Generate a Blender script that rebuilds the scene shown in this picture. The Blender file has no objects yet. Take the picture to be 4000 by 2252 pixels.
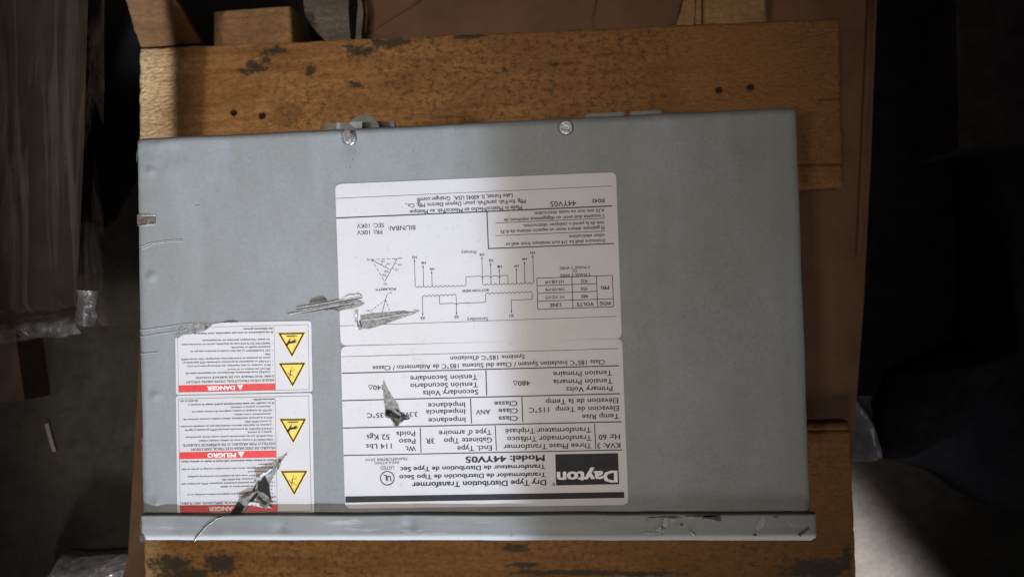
import bpy, bmesh, math, random
from mathutils import Vector, Matrix, noise, Euler
random.seed(7)
S = bpy.context.scene
COL = S.collection
# ------------------------------------------------------------------ camera, world, lamps, exposure
Z0 = 0.36                                   # height of the front panel above the floor
FPX = 2773.0                                # focal length in photo pixels (4000 wide)
def rotm(a, b, g):
    return Matrix.Rotation(a, 3, 'X') @ Matrix.Rotation(b, 3, 'Y') @ Matrix.Rotation(g, 3, 'Z')
RM = rotm(math.radians(-0.9209), math.radians(-4.6904), math.radians(1.5396))
TT = Vector((-0.032284, -0.016936, -0.427266))
CAM = RM.transposed() @ (-TT) + Vector((0, 0, Z0))
cd = bpy.data.cameras.new('camera'); cam = bpy.data.objects.new('camera', cd); COL.objects.link(cam)
cd.sensor_width = 36; cd.lens = FPX / 4000 * 36; cd.clip_start = 0.01; cd.clip_end = 60
cam.matrix_world = Matrix.Translation(CAM) @ RM.transposed().to_4x4()
cd.dof.use_dof = True; cd.dof.focus_distance = 0.44; cd.dof.aperture_fstop = 9
S.camera = cam
W = bpy.data.worlds.new('World'); S.world = W; W.use_nodes = True
W.node_tree.nodes['Background'].inputs[0].default_value = (0.75, 0.85, 1.0, 1)
W.node_tree.nodes['Background'].inputs[1].default_value = 0.012
S.view_settings.view_transform = 'Standard'; S.view_settings.look = 'None'
S.view_settings.exposure = 0; S.view_settings.gamma = 1; S.view_settings.use_curve_mapping = False
def at(px, py, z=0.0):
    """photo pixel (4000 wide) -> point on the horizontal plane z (0 = front panel)"""
    d = RM.transposed() @ Vector(((px - 2000) / FPX, -(py - 1126) / FPX, -1))
    t = (z + Z0 - CAM.z) / d.z
    return CAM + d * t
K = 4000 / 2575.0
def a25(x, y, z=0.0): return at(x * K, y * K, z)
def area(name, loc, direction, up, sx, sy, power, color, spread):
    l = bpy.data.lights.new(name, 'AREA'); l.shape = 'RECTANGLE'; l.size = sx; l.size_y = sy
    l.energy = power; l.color = color; l.spread = math.radians(spread)
    o = bpy.data.objects.new(name, l); COL.objects.link(o)
    zz = -Vector(direction).normalized(); yy = (Vector(up) - zz * Vector(up).dot(zz)).normalized(); xx = yy.cross(zz)
    m = Matrix((xx, yy, zz)).transposed().to_4x4(); m.translation = loc; o.matrix_world = m
    return o
SUN = Vector((-0.46, 1.2, -1.0)).normalized()     # daylight from the open door, low from the foot of the picture
def beam(name, edge_a, edge_b, width, lo, hi, dist, power, color, spread):
    """parallel daylight through a gap; its right border runs through edge_a, edge_b on a surface"""
    e = (edge_b - edge_a); zz = -SUN
    yy = (e - zz * e.dot(zz)).normalized(); xx = yy.cross(zz)
    mid = edge_a
    ctr = mid - xx * (width / 2) + yy * ((lo + hi) / 2)
    return area(name, ctr - SUN * dist, SUN, yy, width, hi - lo, power, color, spread)
beam('door_daylight', a25(1310, 1330), a25(1228, 420), 0.300, -0.075, 0.34, 0.85, 0.63, (0.82, 0.93, 1.12), 2.6)
beam('floor_daylight', a25(2285, 1450, -Z0), a25(2135, 1270, -Z0), 0.40, -0.30, 0.18, 1.5, 5.6, (1.0, 0.95, 0.93), 3.0)
area('hall_light', Vector((-0.44, -0.28, 2.06)), Vector((0.31, 0.33, -1.70)), (0, 1, 0), 0.08, 0.08, 0.47, (1.0, 0.91, 0.80), 33)
area('hall_glow', Vector((-0.14, -0.10, 1.95)), Vector((-0.05, 0.20, -1.59)), (0, 1, 0), 0.8, 0.8, 0.66, (1.0, 0.92, 0.82), 31)
area('door_spill', Vector((0.75, -1.55, 1.05)), Vector((-0.80, 1.55, -0.75)), (0, 0, 1), 0.5, 0.4, 0.5, (0.98, 0.96, 0.94), 40)

area('bag_fill', Vector((-0.55, -1.25, 0.62)), Vector((0.10, 0.92, -0.52)), (0, 0, 1), 0.12, 0.12, 0.065, (0.95, 0.93, 0.90), 16)  # lamp added to brighten the plastic bag at the lower left
# ------------------------------------------------------------------ helpers
def empty(name, loc, label, cat, group=None):
    o = bpy.data.objects.new(name, None); COL.objects.link(o); o.location = loc
    o.empty_display_size = 0.05; o['label'] = label; o['category'] = cat
    if group: o['group'] = group
    return o
def base_of(p):
    v = Vector((0, 0, 0))
    while p: v += p.location; p = p.parent
    return v
def obj(name, verts, faces, mat, parent=None, smooth=False, label=None):
    off = base_of(parent)
    vs = [Vector(v) for v in verts]
    if parent is None:
        lo = Vector((sum(v.x for v in vs) / len(vs), sum(v.y for v in vs) / len(vs), min(v.z for v in vs))); off = lo
    me = bpy.data.meshes.new(name); me.from_pydata([v - off for v in vs], [], faces); me.validate()
    if isinstance(mat, (list, tuple)):
        for m in mat: me.materials.append(m)
    else: me.materials.append(mat)
    o = bpy.data.objects.new(name, me); COL.objects.link(o)
    if parent: o.parent = parent
    else: o.location = off
    bm = bmesh.new(); bm.from_mesh(me); bmesh.ops.recalc_face_normals(bm, faces=bm.faces); bm.to_mesh(me); bm.free()
    if smooth: me.polygons.foreach_set('use_smooth', [True] * len(me.polygons))
    if label: o['label'] = label
    return o
class MB:
    def __init__(s): s.v = []; s.f = []
    def add(s, vs, fs):
        n = len(s.v); s.v += [Vector(v) for v in vs]; s.f += [tuple(i + n for i in f) for f in fs]
    def poly(s, pts): s.add(pts, [tuple(range(len(pts)))])
    def prism(s, pts, dz):
        n = len(pts); a = [Vector(p) for p in pts]; b = [p + Vector((0, 0, dz)) for p in a]
        s.add(a + b, [tuple(range(n)), tuple(range(2 * n - 1, n - 1, -1))] + [(i, (i + 1) % n, n + (i + 1) % n, n + i) for i in range(n)])
    def line(s, a, b, w, dz=0.0):
        a, b = Vector(a), Vector(b); d = (b - a); d.normalize(); n = Vector((-d.y, d.x, 0)) * (w / 2)
        s.poly([a - n, b - n, b + n, a + n])
    def tube(s, pts, r, k=6):
        pts = [Vector(p) for p in pts]; n = len(pts); vs = []
        for i, p in enumerate(pts):
            t = (pts[min(i + 1, n - 1)] - pts[max(i - 1, 0)]).normalized()
            u = t.cross(Vector((0, 0, 1)));
            if u.length < 1e-6: u = Vector((1, 0, 0))
            u.normalize(); w = u.cross(t)
            rr = r[i] if isinstance(r, (list, tuple)) else r
            vs += [p + (u * math.cos(2 * math.pi * j / k) + w * math.sin(2 * math.pi * j / k)) * rr for j in range(k)]
        fs = [(i * k + j, i * k + (j + 1) % k, (i + 1) * k + (j + 1) % k, (i + 1) * k + j) for i in range(n - 1) for j in range(k)]
        fs += [tuple(range(k)), tuple(range((n - 1) * k, n * k))]
        s.add(vs, fs)
    def ribbon(s, pts, ups):
        n = len(pts); s.add(list(pts) + [Vector(p) + Vector(u) for p, u in zip(pts, ups)], [(i, i + 1, n + i + 1, n + i) for i in range(n - 1)])
    def box(s, c, x, y, z):
        c = Vector(c); x, y, z = Vector(x), Vector(y), Vector(z)
        vs = [c + x * i + y * j + z * k for k in (-1, 1) for j in (-1, 1) for i in (-1, 1)]
        s.add(vs, [(0, 2, 3, 1), (4, 5, 7, 6), (0, 1, 5, 4), (2, 6, 7, 3), (0, 4, 6, 2), (1, 3, 7, 5)])
    def build(s, name, mat, parent=None, smooth=False, label=None): return obj(name, s.v, s.f, mat, parent, smooth, label)
def fbm(p, sc, o=4): return noise.fractal(Vector(p) * sc, 0.9, 2.1, o)
def solid(us, vs, fn, zbot, skip=None):
    """closed solid: top = fn(u,v) -> Vector, straight sides to zbot"""
    nu, nv = len(us), len(vs)
    V = [fn(u, v) for v in vs for u in us]; F = []
    for j in range(nv - 1):
        for i in range(nu - 1):
            if skip and skip((us[i] + us[i + 1]) / 2, (vs[j] + vs[j + 1]) / 2): continue
            F.append((j * nu + i, j * nu + i + 1, (j + 1) * nu + i + 1, (j + 1) * nu + i))
    rim = [i for i in range(nu)] + [j * nu + nu - 1 for j in range(1, nv)] + [(nv - 1) * nu + i for i in range(nu - 2, -1, -1)] + [j * nu for j in range(nv - 2, 0, -1)]
    n = len(V); V += [Vector((V[i].x, V[i].y, zbot)) for i in rim]; m = len(rim)
    F += [(rim[k], rim[(k + 1) % m], n + (k + 1) % m, n + k) for k in range(m)]
    F.append(tuple(n + k for k in range(m)))
    return V, F
def lin(a, b, n): return [a + (b - a) * i / n for i in range(n + 1)]

# ------------------------------------------------------------------ materials
class NT:
    def __init__(s, name):
        s.m = bpy.data.materials.new(name); s.m.use_nodes = True; s.t = s.m.node_tree; s.t.nodes.clear()
        s.out = s.n('ShaderNodeOutputMaterial'); s.b = s.n('ShaderNodeBsdfPrincipled'); s.l(s.b.outputs[0], s.out.inputs[0])
        s.tc = s.n('ShaderNodeTexCoord').outputs['Object']
    def n(s, t, **k):
        x = s.t.nodes.new(t)
        for a, b in k.items(): setattr(x, a, b)
        return x
    def l(s, a, b): s.t.links.new(a, b)
    def map(s, scale=(1, 1, 1), rot=(0, 0, 0)):
        m = s.n('ShaderNodeMapping'); m.inputs['Scale'].default_value = scale; m.inputs['Rotation'].default_value = rot
        s.l(s.tc, m.inputs[0]); return m.outputs[0]
    def noise(s, scale, detail=4, rough=0.55, vec=None, dist=0):
        x = s.n('ShaderNodeTexNoise'); x.inputs['Scale'].default_value = scale; x.inputs['Detail'].default_value = detail
        x.inputs['Roughness'].default_value = rough; x.inputs['Distortion'].default_value = dist
        s.l(vec if vec else s.tc, x.inputs['Vector']); return x.outputs['Fac']
    def voro(s, scale, vec=None, feature='F1'):
        x = s.n('ShaderNodeTexVoronoi', feature=feature); x.inputs['Scale'].default_value = scale
        s.l(vec if vec else s.tc, x.inputs['Vector']); return x.outputs['Distance']
    def ramp(s, fac, stops):
        r = s.n('ShaderNodeValToRGB'); e = r.color_ramp.elements
        while len(e) < len(stops): e.new(0.5)
        for k, (p, c) in enumerate(stops):
            e[k].position = p; e[k].color = (c, c, c, 1) if isinstance(c, (int, float)) else (*c, 1)
        s.l(fac, r.inputs[0]); return r.outputs[0]
    def mix(s, fac, a, b, mode='MIX'):
        x = s.n('ShaderNodeMix', data_type='RGBA', blend_type=mode)
        for v, i in ((fac, 0), (a, 6), (b, 7)):
            if hasattr(v, 'links'): s.l(v, x.inputs[i])
            elif i == 0: x.inputs[0].default_value = v
            else: x.inputs[i].default_value = (*v, 1)
        return x.outputs[2]
    def math(s, op, a, b):
        x = s.n('ShaderNodeMath', operation=op)
        for i, v in enumerate((a, b)):
            if hasattr(v, 'links'): s.l(v, x.inputs[i])
            else: x.inputs[i].default_value = v
        return x.outputs[0]
    def set(s, **k):
        for a, v in k.items():
            i = s.b.inputs[a.replace('_', ' ')]
            if hasattr(v, 'links'): s.l(v, i)
            elif isinstance(v, tuple): i.default_value = (*v, 1)
            else: i.default_value = v
        return s
    def bump(s, h, strength=0.3, dist=0.001):
        x = s.n('ShaderNodeBump'); x.inputs['Strength'].default_value = strength; x.inputs['Distance'].default_value = dist
        s.l(h, x.inputs['Height'])
        if s.b.inputs['Normal'].links:
            s.l(s.b.inputs['Normal'].links[0].from_socket, x.inputs['Normal'])
        s.l(x.outputs[0], s.b.inputs['Normal']); return s
def simple(name, col, rough=0.6, metal=0.0, nsc=200, var=0.25, bump=0.0, spec=0.5):
    t = NT(name); n = t.noise(nsc, 5)
    c = t.mix(t.ramp(n, [(0.3, 0.0), (0.7, 1.0)]), tuple(x * (1 - var) for x in col), tuple(min(1, x * (1 + var)) for x in col))
    t.set(Base_Color=c, Roughness=rough, Metallic=metal, Specular_IOR_Level=spec)
    if bump: t.bump(n, bump, 0.001)
    return t.m
def m_paint():
    t = NT('grey_enamel')
    big = t.ramp(t.noise(9, 4, 0.6, t.map((1.6, 0.8, 1))), [(0.35, 0.0), (0.65, 1.0)])
    c = t.mix(big, (0.158, 0.165, 0.158), (0.189, 0.205, 0.222))
    grime = t.ramp(t.noise(26, 6, 0.65), [(0.52, 0.0), (0.74, 1.0)])
    c = t.mix(t.math('MULTIPLY', grime, 0.35), c, (0.125, 0.121, 0.10))
    # dirt specks, gathered in patches
    dens = t.ramp(t.noise(14, 3), [(0.36, 0.25), (0.58, 1.0)])
    sp = t.ramp(t.voro(760, t.map((1, 1.9, 1))), [(0.0, 1.0), (0.13, 1.0), (0.22, 0.0)])
    sel = t.ramp(t.noise(240, 2), [(0.45, 0.0), (0.54, 1.0)])
    k = t.math('MULTIPLY', t.math('MULTIPLY', sp, sel), dens)
    c = t.mix(t.math('MULTIPLY', k, 0.85), c, (0.045, 0.042, 0.036))
    lt = t.ramp(t.voro(170, t.map((1, 1.7, 1), (0, 0, 0.5))), [(0.0, 1.0), (0.04, 1.0), (0.055, 0.0)])
    c = t.mix(t.math('MULTIPLY', lt, 0.4), c, (0.42, 0.42, 0.42))
    fg = t.noise(330, 4, 0.7, t.map((1, 1.4, 1)))                  # fine dust grain and wiped smears
    c = t.mix(t.ramp(fg, [(0.35, 0.16), (0.65, 0.0)]), c, (0.06, 0.058, 0.05))
    sm = t.ramp(t.noise(22, 6, 0.6, t.map((2.2, 0.5, 1), (0, 0, 0.25))), [(0.50, 0.0), (0.72, 1.0)])
    c = t.mix(t.math('MULTIPLY', sm, 0.22), c, (0.27, 0.285, 0.30))
    t.set(Base_Color=c, Roughness=t.ramp(t.noise(40, 5), [(0.3, 0.50), (0.7, 0.60)]), Specular_IOR_Level=0.5)
    t.bump(t.noise(700, 3, 0.5), 0.10, 0.0006)
    t.bump(t.math('SUBTRACT', 1.0, k), 0.6, 0.0004)
    return t.m
LIP_Y = a25(1200, 1363, 0.0052).y
def m_lip():
    t = NT('scuffed_grey_enamel')
    st = t.noise(30, 6, 0.65, t.map((0.55, 3.0, 1)))
    c = t.mix(t.ramp(st, [(0.35, 0.0), (0.7, 1.0)]), (0.135, 0.141, 0.135), (0.192, 0.200, 0.200))
    sc = t.ramp(t.noise(70, 8, 0.7, t.map((0.35, 3, 1), (0, 0, 0.12))), [(0.6, 0.0), (0.68, 1.0)])
    c = t.mix(t.math('MULTIPLY', sc, 0.45), c, (0.36, 0.37, 0.37))
    sx = t.n('ShaderNodeSeparateXYZ'); t.l(t.tc, sx.inputs[0])      # daylit edge of the bend painted in as a paler colour
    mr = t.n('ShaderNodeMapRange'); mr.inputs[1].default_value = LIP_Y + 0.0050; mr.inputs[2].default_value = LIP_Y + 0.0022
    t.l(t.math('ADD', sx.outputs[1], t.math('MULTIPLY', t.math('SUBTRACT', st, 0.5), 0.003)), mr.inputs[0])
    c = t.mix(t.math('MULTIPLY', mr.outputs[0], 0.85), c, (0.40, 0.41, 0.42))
    d = t.ramp(t.noise(160, 4, 0.6), [(0.68, 0.0), (0.74, 1.0)])
    c = t.mix(t.math('MULTIPLY', d, 0.7), c, (0.07, 0.065, 0.055))
    t.set(Base_Color=c, Roughness=0.5, Specular_IOR_Level=0.4); t.bump(t.noise(500, 3), 0.12, 0.0006); t.bump(st, 0.25, 0.001)
    return t.m
def m_label():
    t = NT('white_vinyl')
    g = t.ramp(t.noise(30, 6, 0.7), [(0.45, 0.0), (0.75, 1.0)])
    c = t.mix(t.math('MULTIPLY', g, 0.35), (0.435, 0.425, 0.435), (0.36, 0.34, 0.315))
    sp = t.ramp(t.voro(520, t.map((1, 1.4, 1))), [(0.0, 1.0), (0.14, 1.0), (0.22, 0.0)])
    sel = t.ramp(t.noise(200, 2), [(0.55, 0.0), (0.6, 1.0)])
    c = t.mix(t.math('MULTIPLY', t.math('MULTIPLY', sp, sel), 0.6), c, (0.16, 0.14, 0.12))
    sm = t.ramp(t.noise(48, 8, 0.75), [(0.60, 0.0), (0.76, 1.0)])
    c = t.mix(t.math('MULTIPLY', sm, 0.55), c, (0.22, 0.18, 0.14))
    t.set(Base_Color=c, Roughness=0.45); t.bump(t.noise(600, 3), 0.08, 0.0005)
    return t.m
def m_wood(name, dark, light, spots=0.5, rot=0.0, mould=0.0, rough_bump=0.5, seed=0.0, right_dark=None, clusters=(), knots=()):
    t = NT(name)
    mp = t.n('ShaderNodeMapping'); mp.inputs['Scale'].default_value = (1, 9, 3); mp.inputs['Rotation'].default_value = (0, 0, rot); mp.inputs['Location'].default_value = (seed, seed * 2, 0)
    t.l(t.tc, mp.inputs[0]); v = mp.outputs[0]
    gr = t.noise(14, 8, 0.62, v, 0.6)
    c = t.mix(t.ramp(gr, [(0.3, 0.0), (0.7, 1.0)]), dark, light)
    if right_dark:  # browner wood to the right, with the light's falloff painted in
        sx = t.n('ShaderNodeSeparateXYZ'); t.l(t.tc, sx.inputs[0])
        hx = t.math('ADD', sx.outputs[0], t.math('MULTIPLY', t.math('SUBTRACT', t.noise(5, 4, 0.6), 0.5), 0.25))
        mr = t.n('ShaderNodeMapRange'); mr.inputs[1].default_value = -0.22; mr.inputs[2].default_value = 0.22; t.l(hx, mr.inputs[0])
        c = t.mix(t.math('MULTIPLY', mr.outputs[0], 0.9), c, right_dark)

    fl = t.noise(210, 6, 0.65, t.map((1, 1.8, 1), (0, 0, rot)))
    c = t.mix(t.math('MULTIPLY', t.ramp(fl, [(0.35, 1.0), (0.6, 0.0)]), 0.55), c, tuple(x * 0.42 for x in dark))
    if spots:
        m1 = t.ramp(t.noise(150, 7, 0.75, t.map((1, 1.4, 1))), [(0.50, 0.0), (0.60, 1.0)])
        m2 = t.ramp(t.noise(7, 3, 0.5), [(0.38, 0.1), (0.60, 1.0)])
        c = t.mix(t.math('MULTIPLY', t.math('MULTIPLY', m1, m2), spots), c, (0.055, 0.034, 0.02))
    if mould:
        m3 = t.ramp(t.noise(26, 8, 0.7, t.map((1, 1.6, 1))), [(0.60, 0.0), (0.67, 1.0)])
        c = t.mix(t.math('MULTIPLY', m3, mould), c, (0.03, 0.034, 0.026))
    st_ = t.ramp(t.noise(16, 5, 0.6, t.map((1, 2.5, 1))), [(0.42, 0.0), (0.68, 1.0)])      # broad soft stains
    c = t.mix(t.math('MULTIPLY', st_, 0.45), c, tuple(x * 0.45 for x in dark))
    for (px_, py_, rx, ry) in knots:
        q = a25(px_, py_, ZB); m_ = t.n('ShaderNodeMapping'); m_.inputs['Scale'].default_value = (1 / (rx * PXM), 1 / (ry * PXM), 0); m_.inputs['Location'].default_value = (-q.x / (rx * PXM), -q.y / (ry * PXM), 0)
        t.l(t.tc, m_.inputs[0]); ln = t.n('ShaderNodeVectorMath', operation='LENGTH'); t.l(m_.outputs[0], ln.inputs[0])
        dd = t.math('ADD', ln.outputs['Value'], t.math('MULTIPLY', gr, 0.5))
        c = t.mix(t.ramp(t.math('MULTIPLY', dd, 0.5), [(0.25, 0.45), (0.50, 0.55), (0.72, 0.0)]), c, tuple(x * 0.5 for x in dark))
    if right_dark:                                     # paler rough wood at the left end, its daylight strip painted in
        m2_ = t.n('ShaderNodeMapRange'); m2_.inputs[1].default_value = -0.285; m2_.inputs[2].default_value = -0.325; t.l(hx, m2_.inputs[0])
        c = t.mix(t.math('MULTIPLY', m2_.outputs[0], 0.85), c, t.mix(t.ramp(fl, [(0.3, 1.0), (0.55, 0.0)]), (0.84, 0.57, 0.28), (0.42, 0.24, 0.10)))
    if clusters:
        acc = None
        for (px_, py_, rx, ry) in clusters:
            q = a25(px_, py_, ZB); m_ = t.n('ShaderNodeMapping'); m_.inputs['Scale'].default_value = (1 / (rx * PXM), 1 / (ry * PXM), 0); m_.inputs['Location'].default_value = (-q.x / (rx * PXM), -q.y / (ry * PXM), 0)
            t.l(t.tc, m_.inputs[0]); ln = t.n('ShaderNodeVectorMath', operation='LENGTH'); t.l(m_.outputs[0], ln.inputs[0])
            f_ = t.math('SUBTRACT', 1.0, ln.outputs['Value']); acc = f_ if acc is None else t.math('MAXIMUM', acc, f_)
        nn_ = t.noise(95, 8, 0.78, t.map((1, 1.5, 1)))
        k_ = t.ramp(t.math('ADD', nn_, t.math('MULTIPLY', t.math('MAXIMUM', acc, -0.6), 0.30)), [(0.57, 0.0), (0.66, 1.0)])
        c = t.mix(t.math('MULTIPLY', k_, 0.88), c, (0.036, 0.036, 0.027))
    t.set(Base_Color=c, Roughness=0.82, Specular_IOR_Level=0.25)
    t.bump(fl, rough_bump, 0.0025); t.bump(t.noise(260, 4, 0.6, t.map((1.6, 1, 1), (0, 0, rot + 0.5))), rough_bump * 0.8, 0.0015); t.bump(gr, 0.35, 0.002)
    return t.m
ZB = -0.200                                  # top of the deck boards, below the front panel
PXM = 0.405 / 1670 / 0.682                   # metres per picture pixel (2575 wide) at the boards
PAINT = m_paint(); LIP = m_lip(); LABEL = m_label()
SIDE = simple('grey_enamel_side', (0.13, 0.133, 0.128), 0.5)
BLACK = simple('black_print', (0.008, 0.008, 0.009), 0.75, nsc=300, var=0.5)
RED = simple('red_print', (0.50, 0.022, 0.028), 0.45, nsc=400, var=0.12)
YELLOW = simple('yellow_print', (0.62, 0.44, 0.06), 0.45, nsc=300, var=0.12)
WHITEP = simple('white_print', (0.62, 0.60, 0.59), 0.5, nsc=300, var=0.08)
ZINC = simple('zinc_steel', (0.30, 0.305, 0.32), 0.32, 0.85, 900, 0.2, 0.15)
BARE = None
def m_bare():
    t = NT('bare_steel')
    n = t.noise(420, 6, 0.7)
    c = t.mix(t.ramp(n, [(0.35, 0.0), (0.65, 1.0)]), (0.08, 0.08, 0.076), (0.27, 0.275, 0.27))
    t.set(Base_Color=c, Roughness=0.5, Metallic=0.35); t.bump(n, 0.5, 0.001); return t.m
BARE = m_bare()
FOIL = simple('torn_foil', (0.46, 0.445, 0.44), 0.35, 0.25, 500, 0.35, 0.5)
HOLE = simple('dark_gap_or_shade', (0.007, 0.006, 0.005), 0.9)
RUST = simple('chipped_primer', (0.05, 0.042, 0.038), 0.7, 0.1, 600, 0.5, 0.4)
SCUFF = simple('pale_scuff', (0.215, 0.222, 0.225), 0.6, 0, 500, 0.2, 0.2)
WOOD_A = m_wood('rough_sawn_pine', (0.35, 0.158, 0.055), (0.61, 0.325, 0.125), 0.8, 0.03, 0.0, 1.0, right_dark=(0.22, 0.095, 0.033), clusters=[(640, 165, 45, 26), (690, 128, 55, 16), (612, 180, 26, 18), (668, 152, 22, 14), (780, 180, 18, 20), (895, 215, 36, 18), (985, 108, 70, 18), (1270, 178, 16, 10), (1395, 165, 13, 9), (900, 130, 60, 26), (1180, 92, 60, 10), (950, 110, 26, 16)], knots=[(722, 288, 42, 30), (1120, 150, 16, 10)])
WOOD_B = m_wood('mouldy_pine', (0.28, 0.126, 0.036), (0.45, 0.225, 0.072), 0.7, 0.0, 0.0, 0.55, 3.1, right_dark=(0.19, 0.084, 0.028), clusters=[(430, 1418, 95, 40), (560, 1415, 70, 40), (470, 1445, 110, 22), (1300, 1378, 45, 14), (1310, 1420, 60, 10), (1420, 1437, 190, 11), (1600, 1441, 160, 8), (2050, 1430, 110, 34), (2130, 1405, 14, 50)])
WOOD_C = m_wood('stringer_pine', (0.28, 0.15, 0.065), (0.42, 0.25, 0.12), 0.2, 1.57, 0, 0.4, 5.3)
WOOD_G = m_wood('grey_weathered_wood', (0.12, 0.09, 0.07), (0.24, 0.20, 0.165), 0.4, 0.1, 0, 0.5, 7.7)
CARD = None
def m_card():
    t = NT('brown_cardboard')
    n = t.noise(20, 6, 0.65); c = t.mix(t.ramp(n, [(0.3, 0.0), (0.7, 1.0)]), (0.088, 0.041, 0.019), (0.145, 0.070, 0.034))
    s = t.ramp(t.noise(55, 7, 0.7), [(0.64, 0.0), (0.75, 1.0)])
    c = t.mix(t.math('MULTIPLY', s, 0.6), c, (0.05, 0.03, 0.02))
    t.set(Base_Color=c, Roughness=0.8); t.bump(t.noise(12, 3), 0.6, 0.01); t.bump(t.noise(300, 4), 0.2, 0.001); return t.m
CARD = m_card()
def m_floor():
    t = NT('dirty_concrete')
    n = t.noise(9, 8, 0.7); c = t.mix(t.ramp(n, [(0.35, 0.0), (0.65, 1.0)]), (0.016, 0.012, 0.008), (0.052, 0.045, 0.037))
    s = t.ramp(t.noise(55, 8, 0.75), [(0.50, 0.0), (0.64, 1.0)])
    c = t.mix(t.math('MULTIPLY', s, 0.75), c, (0.014, 0.012, 0.010))
    t.set(Base_Color=c, Roughness=0.75); t.bump(n, 0.3, 0.005); t.bump(t.noise(120, 5), 0.3, 0.002); return t.m
def m_film(name, col, alpha_lo, alpha_hi, rough, scale, vscale):
    t = NT(name)
    n = t.noise(scale, 6, 0.6, t.map(vscale), 0.8)
    t.set(Base_Color=col, Roughness=rough, Specular_IOR_Level=0.18, Alpha=t.ramp(n, [(0.5, alpha_lo), (0.72, alpha_hi)]))
    t.bump(n, 0.7, 0.006); t.bump(t.noise(scale * 5, 4, 0.6, t.map(vscale)), 0.4, 0.002); return t.m

# ------------------------------------------------------------------ the setting
g = 4.0
obj('floor', [(-g, -g, 0), (g, -g, 0), (g, g, 0), (-g, g, 0)], [(0, 1, 2, 3)], m_floor())['kind'] = 'structure'
BT = 0.022                                   # board thickness
# ------------------------------------------------------------------ flattened carton under the pallet
cz = ZB - BT - 0.088
outline = [(300, 1480), (322, 1400), (345, 1000), (352, 820), (560, 560), (880, 260), (918, 100), (905, 60), (893, 10), (890, -60), (1500, -75), (2213, -90), (2205, 0), (2190, 400), (2172, 760), (2150, 1060), (2130, 1300), (2100, 1500), (1200, 1520)]
pts = [a25(x, y, cz) for x, y in outline]
mb = MB(); mb.prism(pts, -0.040)
carton = mb.build('flattened_carton', CARD)
carton['label'] = 'flattened brown cardboard carton lying under the wooden pallet'; carton['category'] = 'carton'
mb = MB()
for (x0, y0, x1, y1, w) in ((2188, 0, 2160, 640, 16), (2196, 0, 2172, 560, 7)):
    mb = MB(); mb.tube([a25(x0 + (x1 - x0) * k / 6, y0 + (y1 - y0) * k / 6, cz + 0.0005) for k in range(7)], 0.0022 * w / 10); mb.build('fold', CARD, carton, True)
mb = MB()
for pl in ([(918, 88), (960, 62), (1010, 30), (1060, 0)], [(1495, 90), (1490, 45), (1500, 0)], [(930, 78), (945, 92)]):
    mb = MB(); mb.tube([a25(x, y, cz + 0.0003) for x, y in pl], 0.0013); mb.build('crease', CARD, carton, True)

# ------------------------------------------------------------------ pallet
pal = empty('pallet', Vector((0, 0, 0.04)), 'small rough pine pallet with mould spots under the grey transformer', 'pallet')
def edge_fn(c0, cu, cv, zt, crack=None, seed=0, amp=0.0008):
    """plank with rounded, slightly ragged edges; c0 = corner, cu / cv = side vectors"""
    Lu, Lv = cu.length, cv.length
    def fn(u, v):
        p = c0 + cu * u + cv * v
        du = min(u, 1 - u) * Lu; dv = min(v, 1 - v) * Lv; r = 0.004
        z = zt
        for d in (du, dv):
            if d < r: z -= r - math.sqrt(max(0, r * r - (r - d) ** 2))
        z += 0.0005 * fbm((p.x, p.y, seed), 40)
        if du < 0.003: p = p + cu.normalized() * amp * 1.3 * fbm((p.x, p.y, seed + 3), 110)
        if dv < 0.003: p = p + cv.normalized() * amp * fbm((p.x, p.y, seed + 9), 45)
        if crack:
            for (vc, wv, u0) in crack:
                if abs(v - vc) < wv * 0.6 and u > u0: z -= 0.012
        return Vector((p.x, p.y, z))
    return fn
def edges(n, L, r=0.004):
    e = [0, 0.12, 0.3, 0.6, 1.0]
    a = [x * r / L for x in e]
    return a + lin(r * 1.6 / L, 1 - r * 1.6 / L, n) + [1 - x for x in reversed(a)]
def board(name, TL, TR, depth_px_pt, mat, crack=None, seed=0):
    cu = TR - TL; cu.z = 0
    dv = depth_px_pt - TR; n = Vector((cu.y, -cu.x, 0)).normalized()
    cv = n * dv.dot(n)
    us = edges(150, cu.length); vs = edges(40, cv.length)
    if crack:
        for (vc, wv, u0) in crack: vs += [vc - wv, vc - wv * 0.5, vc + wv * 0.5, vc + wv]
        vs = sorted(vs)
    V, F = solid(us, vs, edge_fn(TL, cu, cv, Z0 + ZB, crack, seed), Z0 + ZB - BT)
    return obj(name, V, F, mat, pal, True), cu, cv
def cut_holes(o, spots, r, depth):
    """drill counterbored nail holes into a plank"""
    mb = MB()
    for p in spots:
        k = 14; ring = [Vector((p.x + r * math.cos(2 * math.pi * i / k), p.y + r * math.sin(2 * math.pi * i / k), p.z - depth)) for i in range(k)]
        mb.prism(ring, depth + 0.01)
    c = mb.build('cutter', HOLE)
    md = o.modifiers.new('holes', 'BOOLEAN'); md.object = c; md.operation = 'DIFFERENCE'; md.solver = 'EXACT'
    dg = bpy.context.evaluated_depsgraph_get(); me = bpy.data.meshes.new_from_object(o.evaluated_get(dg))
    o.modifiers.clear(); o.data = me; bpy.data.objects.remove(c)
top, tu, tv = board('deck_board', a25(347, 119, ZB), a25(2113, 43, ZB), a25(2122, 470, ZB), WOOD_A, [(0.862, 0.006, 0.93), (0.48, 0.003, 0.975)], 1)
bot, bu, bv = board('deck_board', a25(352, 1100, ZB), a25(2139, 1062, ZB), a25(2146, 1500, ZB), WOOD_B, [(0.045, 0.005, 0.93)], 5)
nails = [(588, 284), (660, 291), (1808, 227), (1888, 219)]
cut_holes(top, [a25(x, y, ZB) for x, y in nails], 0.0032, 0.007)
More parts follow.
